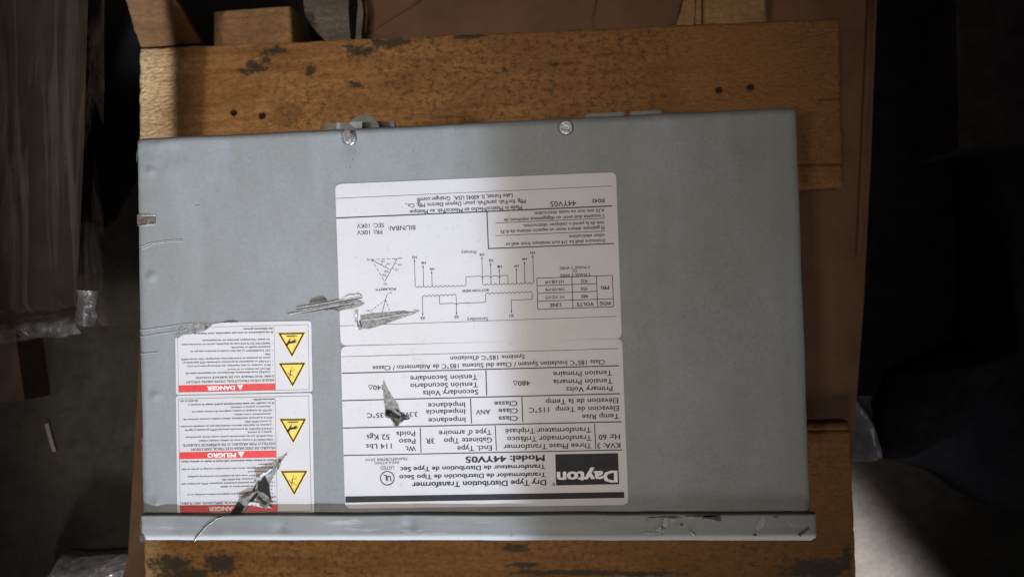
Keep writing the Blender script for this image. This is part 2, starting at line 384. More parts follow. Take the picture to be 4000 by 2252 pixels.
for x, y in nails:
    c = a25(x, y, ZB - 0.0055); mb = MB()
    mb.prism([c + Vector((0.0026 * math.cos(a * math.pi / 5), 0.0026 * math.sin(a * math.pi / 5), 0)) for a in range(10)], 0.0015)
    mb.build('nail', HOLE, pal)
def patch(mb, pts, lift=0.0, dz=0.00015): mb.prism([p + Vector((0, 0, lift)) for p in pts], dz)
def blob(cx, cy, rx, ry, z, n=26, jag=0.35, seed=0, rot=0.0):
    out = []
    for i in range(n):
        a = 2 * math.pi * i / n
        k = 1 + jag * noise.fractal(Vector((math.cos(a) * 1.7 + seed, math.sin(a) * 1.7, seed * 2.3)), 0.8, 2, 4) * 1.6
        x, y = rx * k * math.cos(a), ry * k * math.sin(a)
        out.append(a25(cx + x * math.cos(rot) - y * math.sin(rot), cy + x * math.sin(rot) + y * math.cos(rot), z))
    return out
# stringers under the boards
def stringer(tl, tr, ext, mat=WOOD_C, h=0.088, zt=ZB - BT - 0.0005, sd=0):
    A, B = a25(*tl, zt), a25(*tr, zt); cu = B - A; n = Vector((cu.y, -cu.x, 0)).normalized(); cv = n * ext
    V, F = solid(edges(14, cu.length), edges(40, cv.length), edge_fn(A, cu, cv, Z0 + zt, None, sd, 0.0006), Z0 + zt - h)
    return obj('stringer', V, F, mat, pal, True)
stringer((533, 26), (730, 12), 0.42, sd=20)
stringer((1768, -60), (1928, -68), 0.45, sd=30)
# splintered strip beside the right stringer
mb = MB(); zt = ZB - BT - 0.004
mb.prism([a25(x, y, zt) for x, y in [(1700, 62), (1712, 30), (1722, -20), (1745, -40), (1748, 20), (1745, 64)]], -0.03)
mb.prism([a25(x, y, zt) for x, y in [(1748, 64), (1750, 10), (1757, -40), (1764, -40), (1763, 64)]], -0.04)
mb.build('splinter', WOOD_C, pal)
# leaning brace at the top left corner
def plank(name, quad, z0, z1, th, mat, sd, parent=pal):
    """quad = TL, TR, BR, BL pixels; z0 at the top edge, z1 at the bottom edge"""
    TL, TR = a25(*quad[0], z0), a25(*quad[1], z0); BR, BL = a25(*quad[2], z1), a25(*quad[3], z1)
    def fn(u, v):
        p = (TL.lerp(TR, u)).lerp(BL.lerp(BR, u), v)
        d = min(u, 1 - u) * (TR - TL).length
        if d < 0.003: p = p + (TR - TL).normalized() * 0.0014 * fbm((p.x, p.y, sd), 90) - Vector((0, 0, 0.0008 * (1 - d / 0.003)))
        p.z += 0.0006 * fbm((p.x, p.y, sd), 60); return p
    us = edges(14, 0.04, 0.002); vs = edges(30, 0.1, 0.002); nu, nv = len(us), len(vs)
    V = [fn(u, v) for v in vs for u in us]; n = len(V); V += [p - Vector((0, 0, th)) for p in V]
    F = [(j * nu + i, j * nu + i + 1, (j + 1) * nu + i + 1, (j + 1) * nu + i) for j in range(nv - 1) for i in range(nu - 1)]
    F += [tuple(n + q for q in reversed(f)) for f in F]
    rim = [i for i in range(nu)] + [j * nu + nu - 1 for j in range(1, nv)] + [(nv - 1) * nu + i for i in range(nu - 2, -1, -1)] + [j * nu for j in range(nv - 2, 0, -1)]
    m = len(rim); F += [(rim[q], rim[(q + 1) % m], n + rim[(q + 1) % m], n + rim[q]) for q in range(m)]
    return obj(name, V, F, mat, parent, True)
plank('brace', ((292, -70), (398, -70), (503, 107), (352, 117)), -0.12, -0.200, 0.010, m_wood('brace_wood', (0.15, 0.070, 0.026), (0.21, 0.105, 0.042), 0.1, 1.1, 0, 0.3, 9.2), 41)
# weathered plank end and a loose slat between the stringers
gz = ZB - BT - 0.05
mb = MB(); mb.prism([a25(x, y, gz) for x, y in [(766, -40), (763, 8), (768, 40), (776, 52), (784, 66), (800, 84), (818, 102), (850, 140), (884, 150), (882, 100), (878, 60), (876, 20), (880, -40)]], -0.02)
o = mb.build('weathered_plank', WOOD_G); o['label'] = 'grey weathered plank end with a chipped corner beside the short pine block'; o['category'] = 'plank'
mb = MB(); mb.prism([a25(x, y, gz - 0.01) for x, y in [(888, -40), (900, 10), (896, 60), (893, 130), (907, 130), (910, 70), (914, 30), (902, -40)]], -0.01)
o = mb.build('wood_slat', WOOD_G); o['label'] = 'narrow loose slat between the grey plank and the carton'; o['category'] = 'slat'

# ------------------------------------------------------------------ transformer
PW, PH = 0.405, 0.2348
tr = empty('transformer', Vector((0, 0, Z0 + ZB)), 'scratched grey steel transformer enclosure with four white labels, upside down on the pallet', 'transformer')
random.seed(3)
def pxw(x, y, z=0.0): return at(x, y, z)
BUMPS = [(590, 668, 0.0019, 0.0010), (592, 1080, 0.0020, 0.0012), (606, 1548, 0.0020, 0.0011), (612, 1965, 0.0024, 0.0012), (1700, 930, 0.012, -0.0006), (900, 640, 0.03, -0.0006), (2500, 800, 0.04, -0.0005), (2800, 1500, 0.05, 0.0006), (1365, 560, 0.004, -0.0008)]
RIDGES = [[(547, 1290), (620, 1280), (700, 1268), (745, 1262)], [(548, 1315), (640, 1300), (735, 1287)], [(550, 1381), (615, 1375)], [(549, 966), (590, 948), (640, 941), (712, 936)], [(552, 975), (600, 952), (650, 946), (714, 941)], [(762, 807), (780, 803)]]
BW = [(pxw(x, y), s, h) for x, y, s, h in BUMPS]
def panel_z(x, y):
    z = 0.0; r = 0.0042
    for d in (PW / 2 - x, PW / 2 + x, PH / 2 - y):
        if d < r: z -= r - math.sqrt(max(0, r * r - (r - d) ** 2))
    for c, s, h in BW:
        q = ((x - c.x) ** 2 + (y - c.y) ** 2) / (s * s)
        if q < 9: z += h * math.exp(-q * 0.5)
    z += 0.00035 * fbm((x, y, 0), 7, 3)
    # buckled upper left corner
    q = math.exp(-((x + PW / 2) ** 2 + (y - PH / 2) ** 2) / 0.0006)
    z += q * 0.0012 * fbm((x, y, 2), 90, 3)
    return z
s1, s2 = pxw(1338, 500), pxw(1381, 520)
slx0, slx1 = s1.x, s2.x; sly = pxw(1360, 530).y
c1, c2 = pxw(534, 840), pxw(613, 880)
us = sorted(lin(-PW / 2 + 0.006, PW / 2 - 0.006, 250) + [-PW / 2 + e * 0.0042 for e in (0, .03, .12, .3, .6, 1)] + [PW / 2 - e * 0.0042 for e in (0, .03, .12, .3, .6, 1)] + [slx0, slx1])
vs = sorted(lin(-PH / 2 - 0.008, PH / 2 - 0.006, 150) + [PH / 2 - e * 0.0042 for e in (0, .03, .12, .3, .6, 1)] + [sly])
def pfn(u, v):
    dx = 0.0003 * fbm((u, v, 5), 25, 2) if abs(u) > PW / 2 - 0.002 else 0
    dy = 0.0003 * fbm((u, v, 6), 25, 2) if v > PH / 2 - 0.002 else 0
    return Vector((u + dx, v + dy, Z0 + panel_z(u, v)))
V, F = solid(us, vs, pfn, Z0 - 0.012, lambda u, v: slx0 < u < slx1 and v > sly)
panel = obj('front_panel', V, [f for f in F[:-1]], PAINT, tr, True)
# body behind the panel
mb = MB(); ins = 0.010
mb.box((0, 0.000, Z0 + ZB / 2 - 0.006), (PW / 2 - ins, 0, 0), (0, PH / 2 - ins + 0.004, 0), (0, 0, -ZB / 2 - 0.006))
mb.build('enclosure', SIDE, tr)
# top cover: its front lip laps over the panel at the foot of the picture
LZ = 0.0052
la, lb, lc, ld = a25(349, 1297, LZ), a25(2054, 1290, LZ), a25(2057, 1361, LZ), a25(352, 1366, LZ)
lx0, lx1 = (la.x + ld.x) / 2, (lb.x + lc.x) / 2; ly1, ly0 = (la.y + lb.y) / 2, (lc.y + ld.y) / 2
LB = [(a25(x, y, LZ), s, h) for x, y, s, h in ((705, 1328, 0.0028, -0.0011), (1028, 1322, 0.003, -0.0013), (430, 1330, 0.006, -0.0008), (1290, 1330, 0.008, 0.0004), (1700, 1310, 0.006, -0.0006), (560, 1345, 0.004, 0.0005), (860, 1340, 0.006, -0.0005))]
def lfn(u, v):
    z = LZ; r = 0.0055
    for d, rr in ((u - lx0, 0.0025), (lx1 - u, 0.0025), (v - ly0, r), (ly1 - v, 0.0008)):
        if d < rr: z -= rr - math.sqrt(max(0, rr * rr - (rr - d) ** 2))
    for c, s, h in LB:
        q = ((u - c.x) ** 2 + (v - c.y) ** 2) / (s * s)
        if q < 9: z += h * math.exp(-q * 0.5)
    z += 0.0004 * fbm((u, v, 9), 14, 3)
    p = Vector((u, v, Z0 + z))
    if v > ly1 - 0.001: p.y += 0.0004 * fbm((u, 0, 3), 22, 3)
    if v < ly0 + 0.001: p.y += 0.0002 * fbm((u, 0, 5), 30, 3)
    for sx, ex in ((1, lx0), (-1, lx1)):           # rounded lower corners
        dx = abs(u - ex); dy = v - ly0; R = 0.0035
        if dx < R and dy < R:
            ax, ay = R - dx, R - dy; m = math.hypot(ax, ay)
            mx = max(ax, ay)
            if m > 0: p.x = ex + sx * (R - ax * mx / m); p.y = ly0 + (R - ay * mx / m)
    return p
us = sorted(lin(lx0 + 0.004, lx1 - 0.004, 260) + [lx0 + e * 0.0035 for e in (0, .05, .15, .3, .5, .7, .9)] + [lx1 - e * 0.0035 for e in (0, .05, .15, .3, .5, .7, .9)])
vs = sorted(lin(ly0 + 0.0060, ly1 - 0.0009, 16) + [ly0 + e * 0.0055 for e in (0, .04, .12, .25, .45, .7, 1)] + [ly1 - e * 0.0008 for e in (0, .1, .4)])
V, F = solid(us, vs, lfn, Z0 - 0.0005)
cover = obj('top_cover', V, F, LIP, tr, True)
mb = MB(); mb.box(((lx0 + lx1) / 2, ly0 + 0.0065, Z0 - 0.08), ((lx1 - lx0) / 2 - 0.002, 0, 0), (0, 0.006, 0), (0, 0, 0.0793))
mb.build('cover_side', SIDE, tr)
# mounting brackets that stick out past the upper edge
def bracket(x0, x1, yt, gap, z):
    mb = MB(); A, B = a25(x0, yt, z), a25(x1, yt - (x1 - x0) * 0.047, z)
    cu = B - A; n = Vector((cu.y, -cu.x, 0)).normalized()
    g0, g1 = gap
    for a, b in ((0, g0), (g1, 1)):
        p, q = A + cu * a, A + cu * b
        mb.prism([p, q, q + n * 0.035, p + n * 0.035], -0.003)
    p, q = A + n * 0.003, B + n * 0.003
    mb.prism([p + Vector((0, 0, -0.0005)), q + Vector((0, 0, -0.0005)), q + n * 0.03 + Vector((0, 0, -0.0005)), p + n * 0.03 + Vector((0, 0, -0.0005))], -0.003)
    return mb.build('mounting_bracket', SIDE, tr)
bracket(816, 992, 311, (0.45, 0.60), -0.030)
bracket(1474, 1662, 286, (0.50, 0.58), -0.030)
c = a25(914, 330, -0.014); mb = MB(); ring = [c + Vector((0.0105 * math.cos(i * math.pi / 14), 0.0105 * math.sin(i * math.pi / 14), 0)) for i in range(28)]
mb.prism(ring, -0.002); mb.build('washer', SIDE, tr)
# plate seen through the notch above the left screw
mb = MB(); p = pxw(1360, 515); mb.box((p.x, p.y - 0.001, Z0 - 0.0032), (0.008, 0, 0), (0, 0.0075, 0), (0, 0, 0.0008)); mb.build('backing_plate', SIDE, tr)
def screw(px, py, r_px, slot_ang, tilt):
    c = pxw(px, py); R = r_px * PW / 2594.0; z0 = Z0 + 0.0004
    o = MB(); k = 32
    prof = [(0.93, 0.0), (1.0, 0.0006), (0.98, 0.0011), (0.86, 0.0014), (0.80, 0.0014)]
    vs = []; fs = []
    for r, z in prof: vs += [Vector((c.x + R * r * math.cos(2 * math.pi * i / k), c.y + R * r * math.sin(2 * math.pi * i / k), z0 + z)) for i in range(k)]
    for j in range(len(prof) - 1): fs += [(j * k + i, j * k + (i + 1) % k, (j + 1) * k + (i + 1) % k, (j + 1) * k + i) for i in range(k)]
    fs.append(tuple((len(prof) - 1) * k + i for i in range(k))); o.add(vs, fs)
    s = o.build('screw', ZINC, tr)
    # hexagonal head with a chamfered top cut by a slot
    hb = MB(); n = 6; rot = slot_ang + 0.3; H = 0.0034; off = Vector((-R * 0.06, R * 0.08, 0)) * tilt
    hx = [Vector((math.cos(rot + i * math.pi / 3), math.sin(rot + i * math.pi / 3), 0)) for i in range(n)]
    C = Vector((c.x, c.y, z0 + 0.0012)) + off
    lo = [C + h * R * 0.80 for h in hx]; mi = [C + h * R * 0.78 + Vector((0, 0, H * 0.8)) for h in hx]
    hb.add(lo + mi, [(i, (i + 1) % n, n + (i + 1) % n, n + i) for i in range(n)] + [tuple(range(n, 2 * n))])
    # two half discs, the slot between them
    d = Vector((math.cos(slot_ang), math.sin(slot_ang), 0)); q = Vector((-d.y, d.x, 0))
    for sg in (1, -1):
        a0 = math.asin(0.20); ring = []
        for i in range(13):
            a = a0 + (math.pi - 2 * a0) * i / 12
            ring.append(C + (d * math.cos(a) + q * sg * math.sin(a)) * R * 0.62 + Vector((0, 0, H * 0.8)))
        m = len(ring); up = [p + Vector((0, 0, H * 0.32)) for p in ring]; up = [C + Vector((0, 0, H * 1.12)) + (p - C - Vector((0, 0, H * 1.12))) * 0.93 for p in up]
        hb.add(ring + up, [tuple(range(m, 2 * m))] + [(i, (i + 1) % m, m + (i + 1) % m, m + i) for i in range(m)])
    hb.build('screw_head', ZINC, s)
    return s
screw(1366, 540, 30, math.radians(-75), 1.0)
screw(2210, 501, 29, math.radians(-30), 0.3)

# ------------------------------------------------------------------ printing
RG = {1: (650, 1230, 4.29333), 2: (650, 1520, 2.84333), 3: (1300, 660, 2.22069), 4: (1300, 960, 2.22069), 5: (1300, 1310, 2.22069), 6: (1300, 1640, 2.14667)}
def rp(r, x, y, z=0.0):
    ox, oy, s = RG[r]; return at(ox + x / s, oy + y / s, z)
LT = 0.00035                                   # label thickness
PZ = LT + 0.00006                              # print layer
def tmesh(s, bold):
    cu = bpy.data.curves.new('t', 'FONT'); cu.body = s; cu.size = 1; cu.resolution_u = 2; cu.offset = bold; cu.fill_mode = 'FRONT'
    o = bpy.data.objects.new('t', cu); COL.objects.link(o)
    dg = bpy.context.evaluated_depsgraph_get(); me = o.evaluated_get(dg).to_mesh()
    vs = [v.co.copy() for v in me.vertices]; fs = [tuple(p.vertices) for p in me.polygons]
    o.evaluated_get(dg).to_mesh_clear(); bpy.data.objects.remove(o); bpy.data.curves.remove(cu)
    return vs, fs
CAPH = max(v.y for v in tmesh('H', 0)[0])
def text(mb, r, s, xr, yr, xl, yl, cap, bold=0.0, z=PZ):
    vs, fs = tmesh(s, 0.0); cap *= 1.08; wt = bold + (0.020 if r in (1, 2) else 0.012)
    if not vs: return
    x0 = min(v.x for v in vs); x1 = max(v.x for v in vs); w = x1 - x0
    dx, dy = xl - xr, yl - yr; m = math.hypot(dx, dy)
    # heavier strokes: the glyphs printed several times, a stroke's fraction apart
    for q, (ex, ey) in enumerate(((-1, -0.5), (1, -0.5), (-1, 0.5), (1, 0.5))):
        out = []
        for v in vs:
            u = (v.x + ex * wt * 0.9 - x0) / w; h = (v.y + ey * wt) / CAPH * cap
            out.append(rp(r, xr + dx * u + (dy / m) * h, yr + dy * u - (dx / m) * h, z + q * 4e-6))
        mb.add(out, fs)
def rline(mb, r, x0, y0, x1, y1, w, z=PZ):
    mb.line(rp(r, x0, y0, z), rp(r, x1, y1, z), w / RG[r][2] * PW / 2594.0)
def rpoly(mb, r, pts, z=PZ): mb.poly([rp(r, x, y, z) for x, y in pts])
def pline(mb, r, pts, w, z=PZ):
    for a, b in zip(pts, pts[1:]): rline(mb, r, *a, *b, w, z)
def rounded(corners, rad, n=6):
    out = []; m = len(corners)
    for i, c in enumerate(corners):
        c = Vector(c); a = (Vector(corners[i - 1]) - c).normalized(); b = (Vector(corners[(i + 1) % m]) - c).normalized()
        p, q = c + a * rad, c + b * rad
        for k in range(n + 1):
            t = k / n; out.append(tuple(p * (1 - t) ** 2 + c * 2 * t * (1 - t) + q * t * t))
    return out
def label_plate(name, pts_full, lab, holes=None):
    """pts_full in photo pixels"""
    mb = MB(); mb.prism([at(x, y, 0.00012) for x, y in pts_full], LT - 0.00012)
    return mb.build(name, LABEL, tr, False, lab)
k25 = lambda L: [(x * K, y * K) for x, y in L]
# --- upper rating label (wiring diagram)
l1 = label_plate('rating_label', rounded(k25([(843, 463), (1549, 433), (1563.5, 851), (857, 868)]), 26), 'white label with a wiring diagram and a small voltage table')
l2 = label_plate('rating_label', rounded(k25([(857, 870), (1564, 850), (1580, 1268), (868, 1277)]), 26), 'white label with a black logo block and large rating text')
P = MB()
for a in [("Enclosure shall be 1/4 inch minimum from wall or", 2358, 606, 1497, 640, 27, .012), ("other obstruction.", 2358, 560, 2040, 573, 27, .012), ("El gabinete debera tener un espacio minimo de 6.35", 2355, 494, 1455, 532, 27, .012), ("mm de la pared o cualquier obstruccion.", 2352, 452, 1650, 480, 27, .012), ("L'enceinte doit avoir un dégagement minimum de", 2352, 392, 1484, 430, 27, .012), ("6,35 mm mur ou toute obstruction.", 2350, 345, 1743, 372, 27, .012),
          ("30242", 2362, 257, 2250, 261, 30, .02), ("44YV05", 2110, 272, 1887, 281, 44, 0), ("Made in Mexico/Hecho en México/Fab. au Mexique", 1640, 316, 667, 356, 32, .012), ("Mfg. for/Fab. para/Fab. pour: Dayton Electric Mfg. Co.,", 1672, 262, 630, 302, 32, .012), ("Lake Forest, IL 60045 USA,  Grainger.com®", 1558, 213, 728, 250, 32, .012),
          ("BIL/NBAI:", 715, 487, 480, 496, 36, 0), ("PRI: 10KV", 428, 525, 210, 533, 35, 0), ("SEC: 10KV", 443, 468, 208, 476, 35, 0)]:
    text(P, 3, *a)
for a in [(25, 255, 2420, 147, 4), (30, 425, 2425, 320, 10), (1337, 370, 1350, 690, 9), (1346, 690, 2440, 645, 9), (1410, 468, 2362, 427, 5), (1410, 578, 2365, 538, 5)]: rline(P, 3, *a)
for s, xr, yr, xl, c, b in [("Primary", 1243, 38, 1113, 28, 0), ("Secondary", 1345, 617, 1163, 28, 0), ("BOTTOM VIEW", 1350, 371, 1120, 20, .02), ("POLARITY:", 545, 361, 365, 20, .02), ("H1", 1752, 48, 1715, 19, .03), ("H4", 1683, 103, 1643, 19, .03), ("H7", 1610, 163, 1572, 19, .03), ("H8", 1465, 168, 1428, 19, .03), ("H5", 1390, 115, 1353, 19, .03), ("H2", 1310, 65, 1273, 19, .03), ("H3", 727, 88, 690, 19, .03), ("H6", 805, 137, 768, 19, .03), ("H9", 880, 188, 843, 19, .03),
                          ("X3", 800, 613, 762, 21, .03), ("X2", 1093, 603, 1055, 21, .03), ("X1", 1570, 592, 1533, 21, .03), ("H3", 325, 109, 297, 17, 0), ("H1", 597, 97, 567, 17, 0), ("H2", 470, 320, 440, 17, 0), ("H4", 597, 153, 567, 16, 0), ("H7", 568, 197, 540, 16, 0), ("H6", 447, 125, 418, 16, 0), ("H9", 497, 145, 467, 16, 0), ("H8", 475, 210, 447, 16, 0), ("H5", 457, 243, 428, 16, 0), ("X1", 512, 398, 485, 16, 0), ("X3", 320, 552, 292, 16, 0),
                          ("432", 2210, 290, 2150, 27, .01), ("H7-H8-H9", 2003, 294, 1842, 26, .01), ("456", 2210, 357, 2150, 27, .01), ("H4-H5-H6", 2007, 362, 1843, 26, .01), ("480", 2217, 421, 2155, 27, .01), ("H1-H2-H3", 2008, 428, 1845, 26, .01), ("PRI", 2395, 345, 2327, 28, .02), ("WDG", 2415, 480, 2317, 29, .02), ("VOLTS", 2262, 487, 2117, 29, .02), ("LINE", 1980, 495, 1882, 29, .02), ("3 PHASE 3 WIRE", 2235, 235, 1970, 23, .01), ("TO", 2120, 203, 2080, 22, .01), ("3 PHASE 3 WIRE", 2230, 172, 1967, 22, .01)]:
    text(P, 4, s, xr, yr, xl, yr + (xr - xl) * 0.036, c, b)
lw = 5
for x0, y0, x1, y1 in [(1735, 80, 1742, 318), (1662, 138, 1665, 323), (1592, 195, 1593, 326), (1444, 200, 1447, 327), (1369, 148, 1373, 331), (1293, 95, 1300, 325), (708, 120, 715, 345), (783, 170, 787, 350), (858, 220, 862, 350)]:
    rline(P, 4, x0, y0, x1, y1, lw); rpoly(P, 4, [(x0 - 7, y0 + 18), (x0, y0 - 6), (x0 + 7, y0 + 18)])
for x0, y0, x1, y1 in [(778, 435, 780, 600), (1070, 435, 1074, 592), (1548, 470, 1550, 575)]:
    rline(P, 4, x0, y0, x1, y1, lw); rpoly(P, 4, [(x1 - 7, y1 - 14), (x1 + 7, y1 - 14), (x1, y1 + 10)])
def coil(x0, y0, x1, y1, n, sg, amp=13):
    pts = []
    for i in range(n):
        for k in range(6):
            t = (i + k / 6) / n; pts.append((x0 + (x1 - x0) * t, y0 + (y1 - y0) * t + sg * amp * math.sin(math.pi * k / 6)))
    pts.append((x1, y1)); pline(P, 4, pts, lw)
coil(1300, 328, 1742, 314, 12, 1); coil(715, 347, 1155, 338, 12, 1); coil(778, 442, 1070, 430, 8, -1); coil(1325, 420, 1730, 407, 11, -1)
pline(P, 4, [(1155, 338), (1155, 267), (1280, 262), (1297, 274), (1315, 262), (1353, 261), (1371, 273), (1388, 260), (1428, 259), (1445, 271), (1462, 257), (1518, 255), (1520, 322)], lw)
pline(P, 4, [(925, 436), (925, 501), (1055, 497), (1072, 508), (1090, 497), (1325, 488), (1325, 420)], lw); pline(P, 4, [(1730, 407), (1732, 462), (1548, 470)], lw)
pline(P, 4, [(335, 118), (500, 208)], lw); pline(P, 4, [(558, 110), (450, 310)], lw)
def dash(r, a, b, n, w):
    for i in range(n):
        t0, t1 = i / n, (i + 0.62) / n
        rline(P, r, a[0] + (b[0] - a[0]) * t0, a[1] + (b[1] - a[1]) * t0, a[0] + (b[0] - a[0]) * t1, a[1] + (b[1] - a[1]) * t1, w)
dash(4, (335, 118), (558, 110), 5, lw); dash(4, (335, 118), (450, 310), 5, lw); dash(4, (457, 467), (320, 570), 5, lw); dash(4, (457, 467), (497, 570), 3, lw)
pline(P, 4, [(473, 412), (457, 467), (427, 580)], lw)
for a in [(538, 150, 560, 160), (515, 192, 540, 202), (490, 232, 472, 222), (472, 268, 452, 258), (420, 162, 430, 145), (455, 182, 467, 162), (320, 570, 350, 580), (558, 110, 535, 118)]: rline(P, 4, *a, 4)
for a in [(1770, 280, 2425, 255, 6), (2425, 255, 2435, 527, 6), (2435, 527, 1778, 550, 6), (1778, 550, 1770, 280, 6), (2073, 268, 2083, 540, 6), (2287, 260, 2297, 532, 6), (1772, 345, 2288, 326, 6), (1774, 412, 2290, 393, 6), (1776, 480, 2433, 457, 6), (62, 693, 2462, 610, 4)]: rline(P, 4, *a)
P.build('printing', BLACK, l1)
# --- lower rating label
P = MB()
for s, xr, yr, xl, yl, c in [("Système 185°C d'Isolation", 1665, 165, 1020, 180, 34), ("Class 185°C Insulation System / Clase del Sistema 185°C de Aislamiento / Classe", 2360, 209, 345, 263, 36), ("Tension Primaire", 2422, 302, 1912, 312, 40), ("Tensión Primaria", 2425, 372, 1913, 382, 40), ("Primary Volts", 2425, 437, 2025, 445, 40), ("480", 1710, 390, 1606, 393, 38), ("Tension Secondaire", 1253, 338, 672, 350, 40), ("Tensión Secundario", 1258, 403, 673, 415, 40), ("Secondary Volts", 1260, 466, 783, 478, 40), ("240", 450, 427, 350, 430, 38),
                           ("Elévation de la Temp", 2475, 540, 1848, 553, 40), ("Elevacion de Temp  115°C", 2480, 608, 1703, 624, 40), ("Temp Rise", 2483, 675, 2163, 682, 40), ("Classe", 1600, 565, 1400, 570, 39), ("Clase", 1605, 629, 1437, 633, 39), ("Class", 1605, 695, 1440, 699, 39), ("ANV", 1365, 640, 1243, 643, 37), ("Impédance", 1147, 578, 826, 585, 39), ("Impedancia", 1147, 637, 808, 645, 39), ("Impedance", 1150, 708, 830, 715, 39), ("3.39%", 732, 660, 590, 664, 38), ("135°C", 463, 668, 297, 672, 38)]:
    text(P, 5, s, xr, yr, xl, yl, c, 0.008)
for x, y in ((1583, 394), (328, 431)): pline(P, 5, [(x - 19, y), (x + 19, y - 1), (x, y + 37), (x - 19, y)], 5.5)
for a in [(72, 183, 2480, 112, 4), (78, 326, 2485, 260, 9), (1328, 300, 1335, 518, 9), (83, 563, 2493, 502, 9), (1640, 533, 1648, 748, 9), (1195, 545, 1203, 760, 9), (90, 800, 2505, 745, 9)]: rline(P, 5, *a)
for s, xr, yr, xl, yl, c, b in [("Transformateur Triphasé", 2165, 58, 1447, 72, 40, .008), ("Transformador Trifásico", 2168, 125, 1462, 138, 40, .008), ("Three Phase Transformer", 2168, 190, 1430, 204, 40, .008), ("Hz: 60", 2407, 116, 2230, 120, 40, .008), ("KVA: 3", 2410, 188, 2218, 193, 40, .008), ("Type d' armoire", 1330, 78, 890, 88, 40, .008), ("Gabinete Tipo", 1335, 143, 932, 152, 40, .008), ("3R", 850, 150, 780, 153, 40, .008), ("Encl. Type", 1333, 210, 1043, 217, 40, .008), ("Poids", 690, 90, 533, 95, 39, .008), ("Peso", 692, 154, 555, 158, 39, .008), ("Wt.", 695, 215, 607, 218, 39, .008), ("52 Kgs", 475, 117, 285, 122, 40, .008), ("114 Lbs", 493, 195, 280, 200, 38, .008),
                              ("Model: 44YV05", 1773, 291, 1115, 305, 46, .028), ("Transformateur de Distribution de Type Sec", 1780, 370, 567, 393, 34, .022), ("Transformador de Distribución de Tipo Seco", 1785, 437, 558, 460, 34, .022), ("Dry Type Distribution Transformer", 1787, 498, 665, 520, 42, .022), ("TRANSFORMER 591H", 632, 309, 275, 320, 22, 0), ("INSULATING", 555, 342, 350, 348, 20, 0), ("LISTED", 513, 381, 398, 385, 26, 0), ("U", 486, 464, 452, 466, 40, .03), ("L", 450, 458, 428, 459, 40, .03), ("®", 1865, 522, 1838, 523, 24, 0)]:
    text(P, 6, s, xr, yr, xl, yl, c, b)
for a in [(2195, 30, 2205, 240, 8), (1362, 45, 1372, 255, 8), (733, 62, 740, 270, 8), (93, 295, 2430, 248, 8)]: rline(P, 6, *a)
pline(P, 6, [(457 + 57 * math.cos(i * math.pi / 16), 485 + 57 * math.sin(i * math.pi / 16)) for i in range(33)], 9)
rpoly(P, 6, [(1865, 285), (2392, 275), (2401, 535), (1873, 546)]); rpoly(P, 6, [(105, 638), (2443, 600), (2446, 650), (106, 690)])
P.build('printing', BLACK, l2)
P = MB(); text(P, 6, "Dayton", 2380, 424, 1885, 434, 86, 0.03, PZ + 0.00006); P.build('logo_lettering', WHITEP, l2)
# --- warning labels
def tri(lbl, r, a, b, c):
    """yellow triangle with a black border"""
    Y = MB(); A, B, C = Vector(a), Vector(b), Vector(c); ctr = (A + B + C) / 3
    gro = lambda k: [tuple(ctr + (p - ctr) * k) for p in (A, B, C)]
    rpoly(Y, r, gro(1.09)); t = Y.build('warning_triangle', YELLOW, lbl)
    B_ = MB(); o, i = gro(1.0), gro(0.80)
    for q in range(3):
        rpoly(B_, r, [o[q], o[(q + 1) % 3], i[(q + 1) % 3], i[q]], PZ + 0.00006)
    return t, B_
def icon_hand(B_, r, f):      # hot surface: bar, heat ripples and a hand
    f_ = lambda L: [f(x, y) for x, y in L]
    rpoly(B_, r, f_([(2007, 340), (2192, 337), (2193, 354), (2008, 357)]), PZ + 6e-5)
    rpoly(B_, r, f_([(1995, 500), (2045, 430), (2072, 388), (2084, 392), (2070, 440), (2110, 432), (2160, 398), (2170, 408), (2145, 432), (2180, 420), (2184, 434), (2148, 450), (2180, 448), (2178, 462), (2120, 470), (2060, 478), (2022, 530)]), PZ + 6e-5)
    for x in (2040, 2070, 2100, 2130):
        pline(B_, r, f_([(x, 357), (x + 5, 372), (x, 385)]), 7 * f.s, PZ + 6e-5)
def icon_shock(B_, r, f):     # figure struck by an electric arc
    f_ = lambda L: [f(x, y) for x, y in L]
    for L, w in (([(2115, 858), (2072, 940), (2085, 1000)], 9), ([(2160, 905), (2085, 945)], 8), ([(2085, 935), (2070, 1000)], 12), ([(2030, 950), (2062, 1002), (2120, 1008)], 9), ([(2120, 1008), (2130, 1030), (2152, 1042)], 6)): pline(B_, r, f_(L), w * f.s, PZ + 6e-5)
    rpoly(B_, r, f_([(2064, 1020), (2078, 1016), (2084, 1032), (2072, 1044), (2062, 1036)]), PZ + 6e-5)
class Aff:
    def __init__(s, ox, oy, k, dx, dy): s.a = (ox, oy, k, dx, dy); s.s = k
    def __call__(s, x, y): ox, oy, k, dx, dy = s.a; return ((x - ox) * k + dx, (y - oy) * k + dy)
torn = [(152, 384), (205, 382), (245, 352), (290, 326), (410, 318), (470, 305), (560, 280), (640, 262), (680, 248), (720, 212), (750, 195), (762, 170), (778, 150), (840, 140), (905, 128), (1000, 122), (1100, 126), (1200, 115)]
ol = [(650 + x / 4.29333, 1230 + y / 4.29333) for x, y in torn + rounded([(1300, 115), (2432, 95), (2455, 1281), (166, 1336), (158, 900)], 55)[7:-7]]
w1 = label_plate('warning_label', ol, 'white French warning label with a torn upper left corner')
w2 = label_plate('warning_label', rounded([(650 + x / 2.84333, 1520 + y / 2.84333) for x, y in [(108, 68), (1622, 36), (1645, 1380), (124, 1397)]], 13), 'white warning label torn through its lower part')
P = MB()
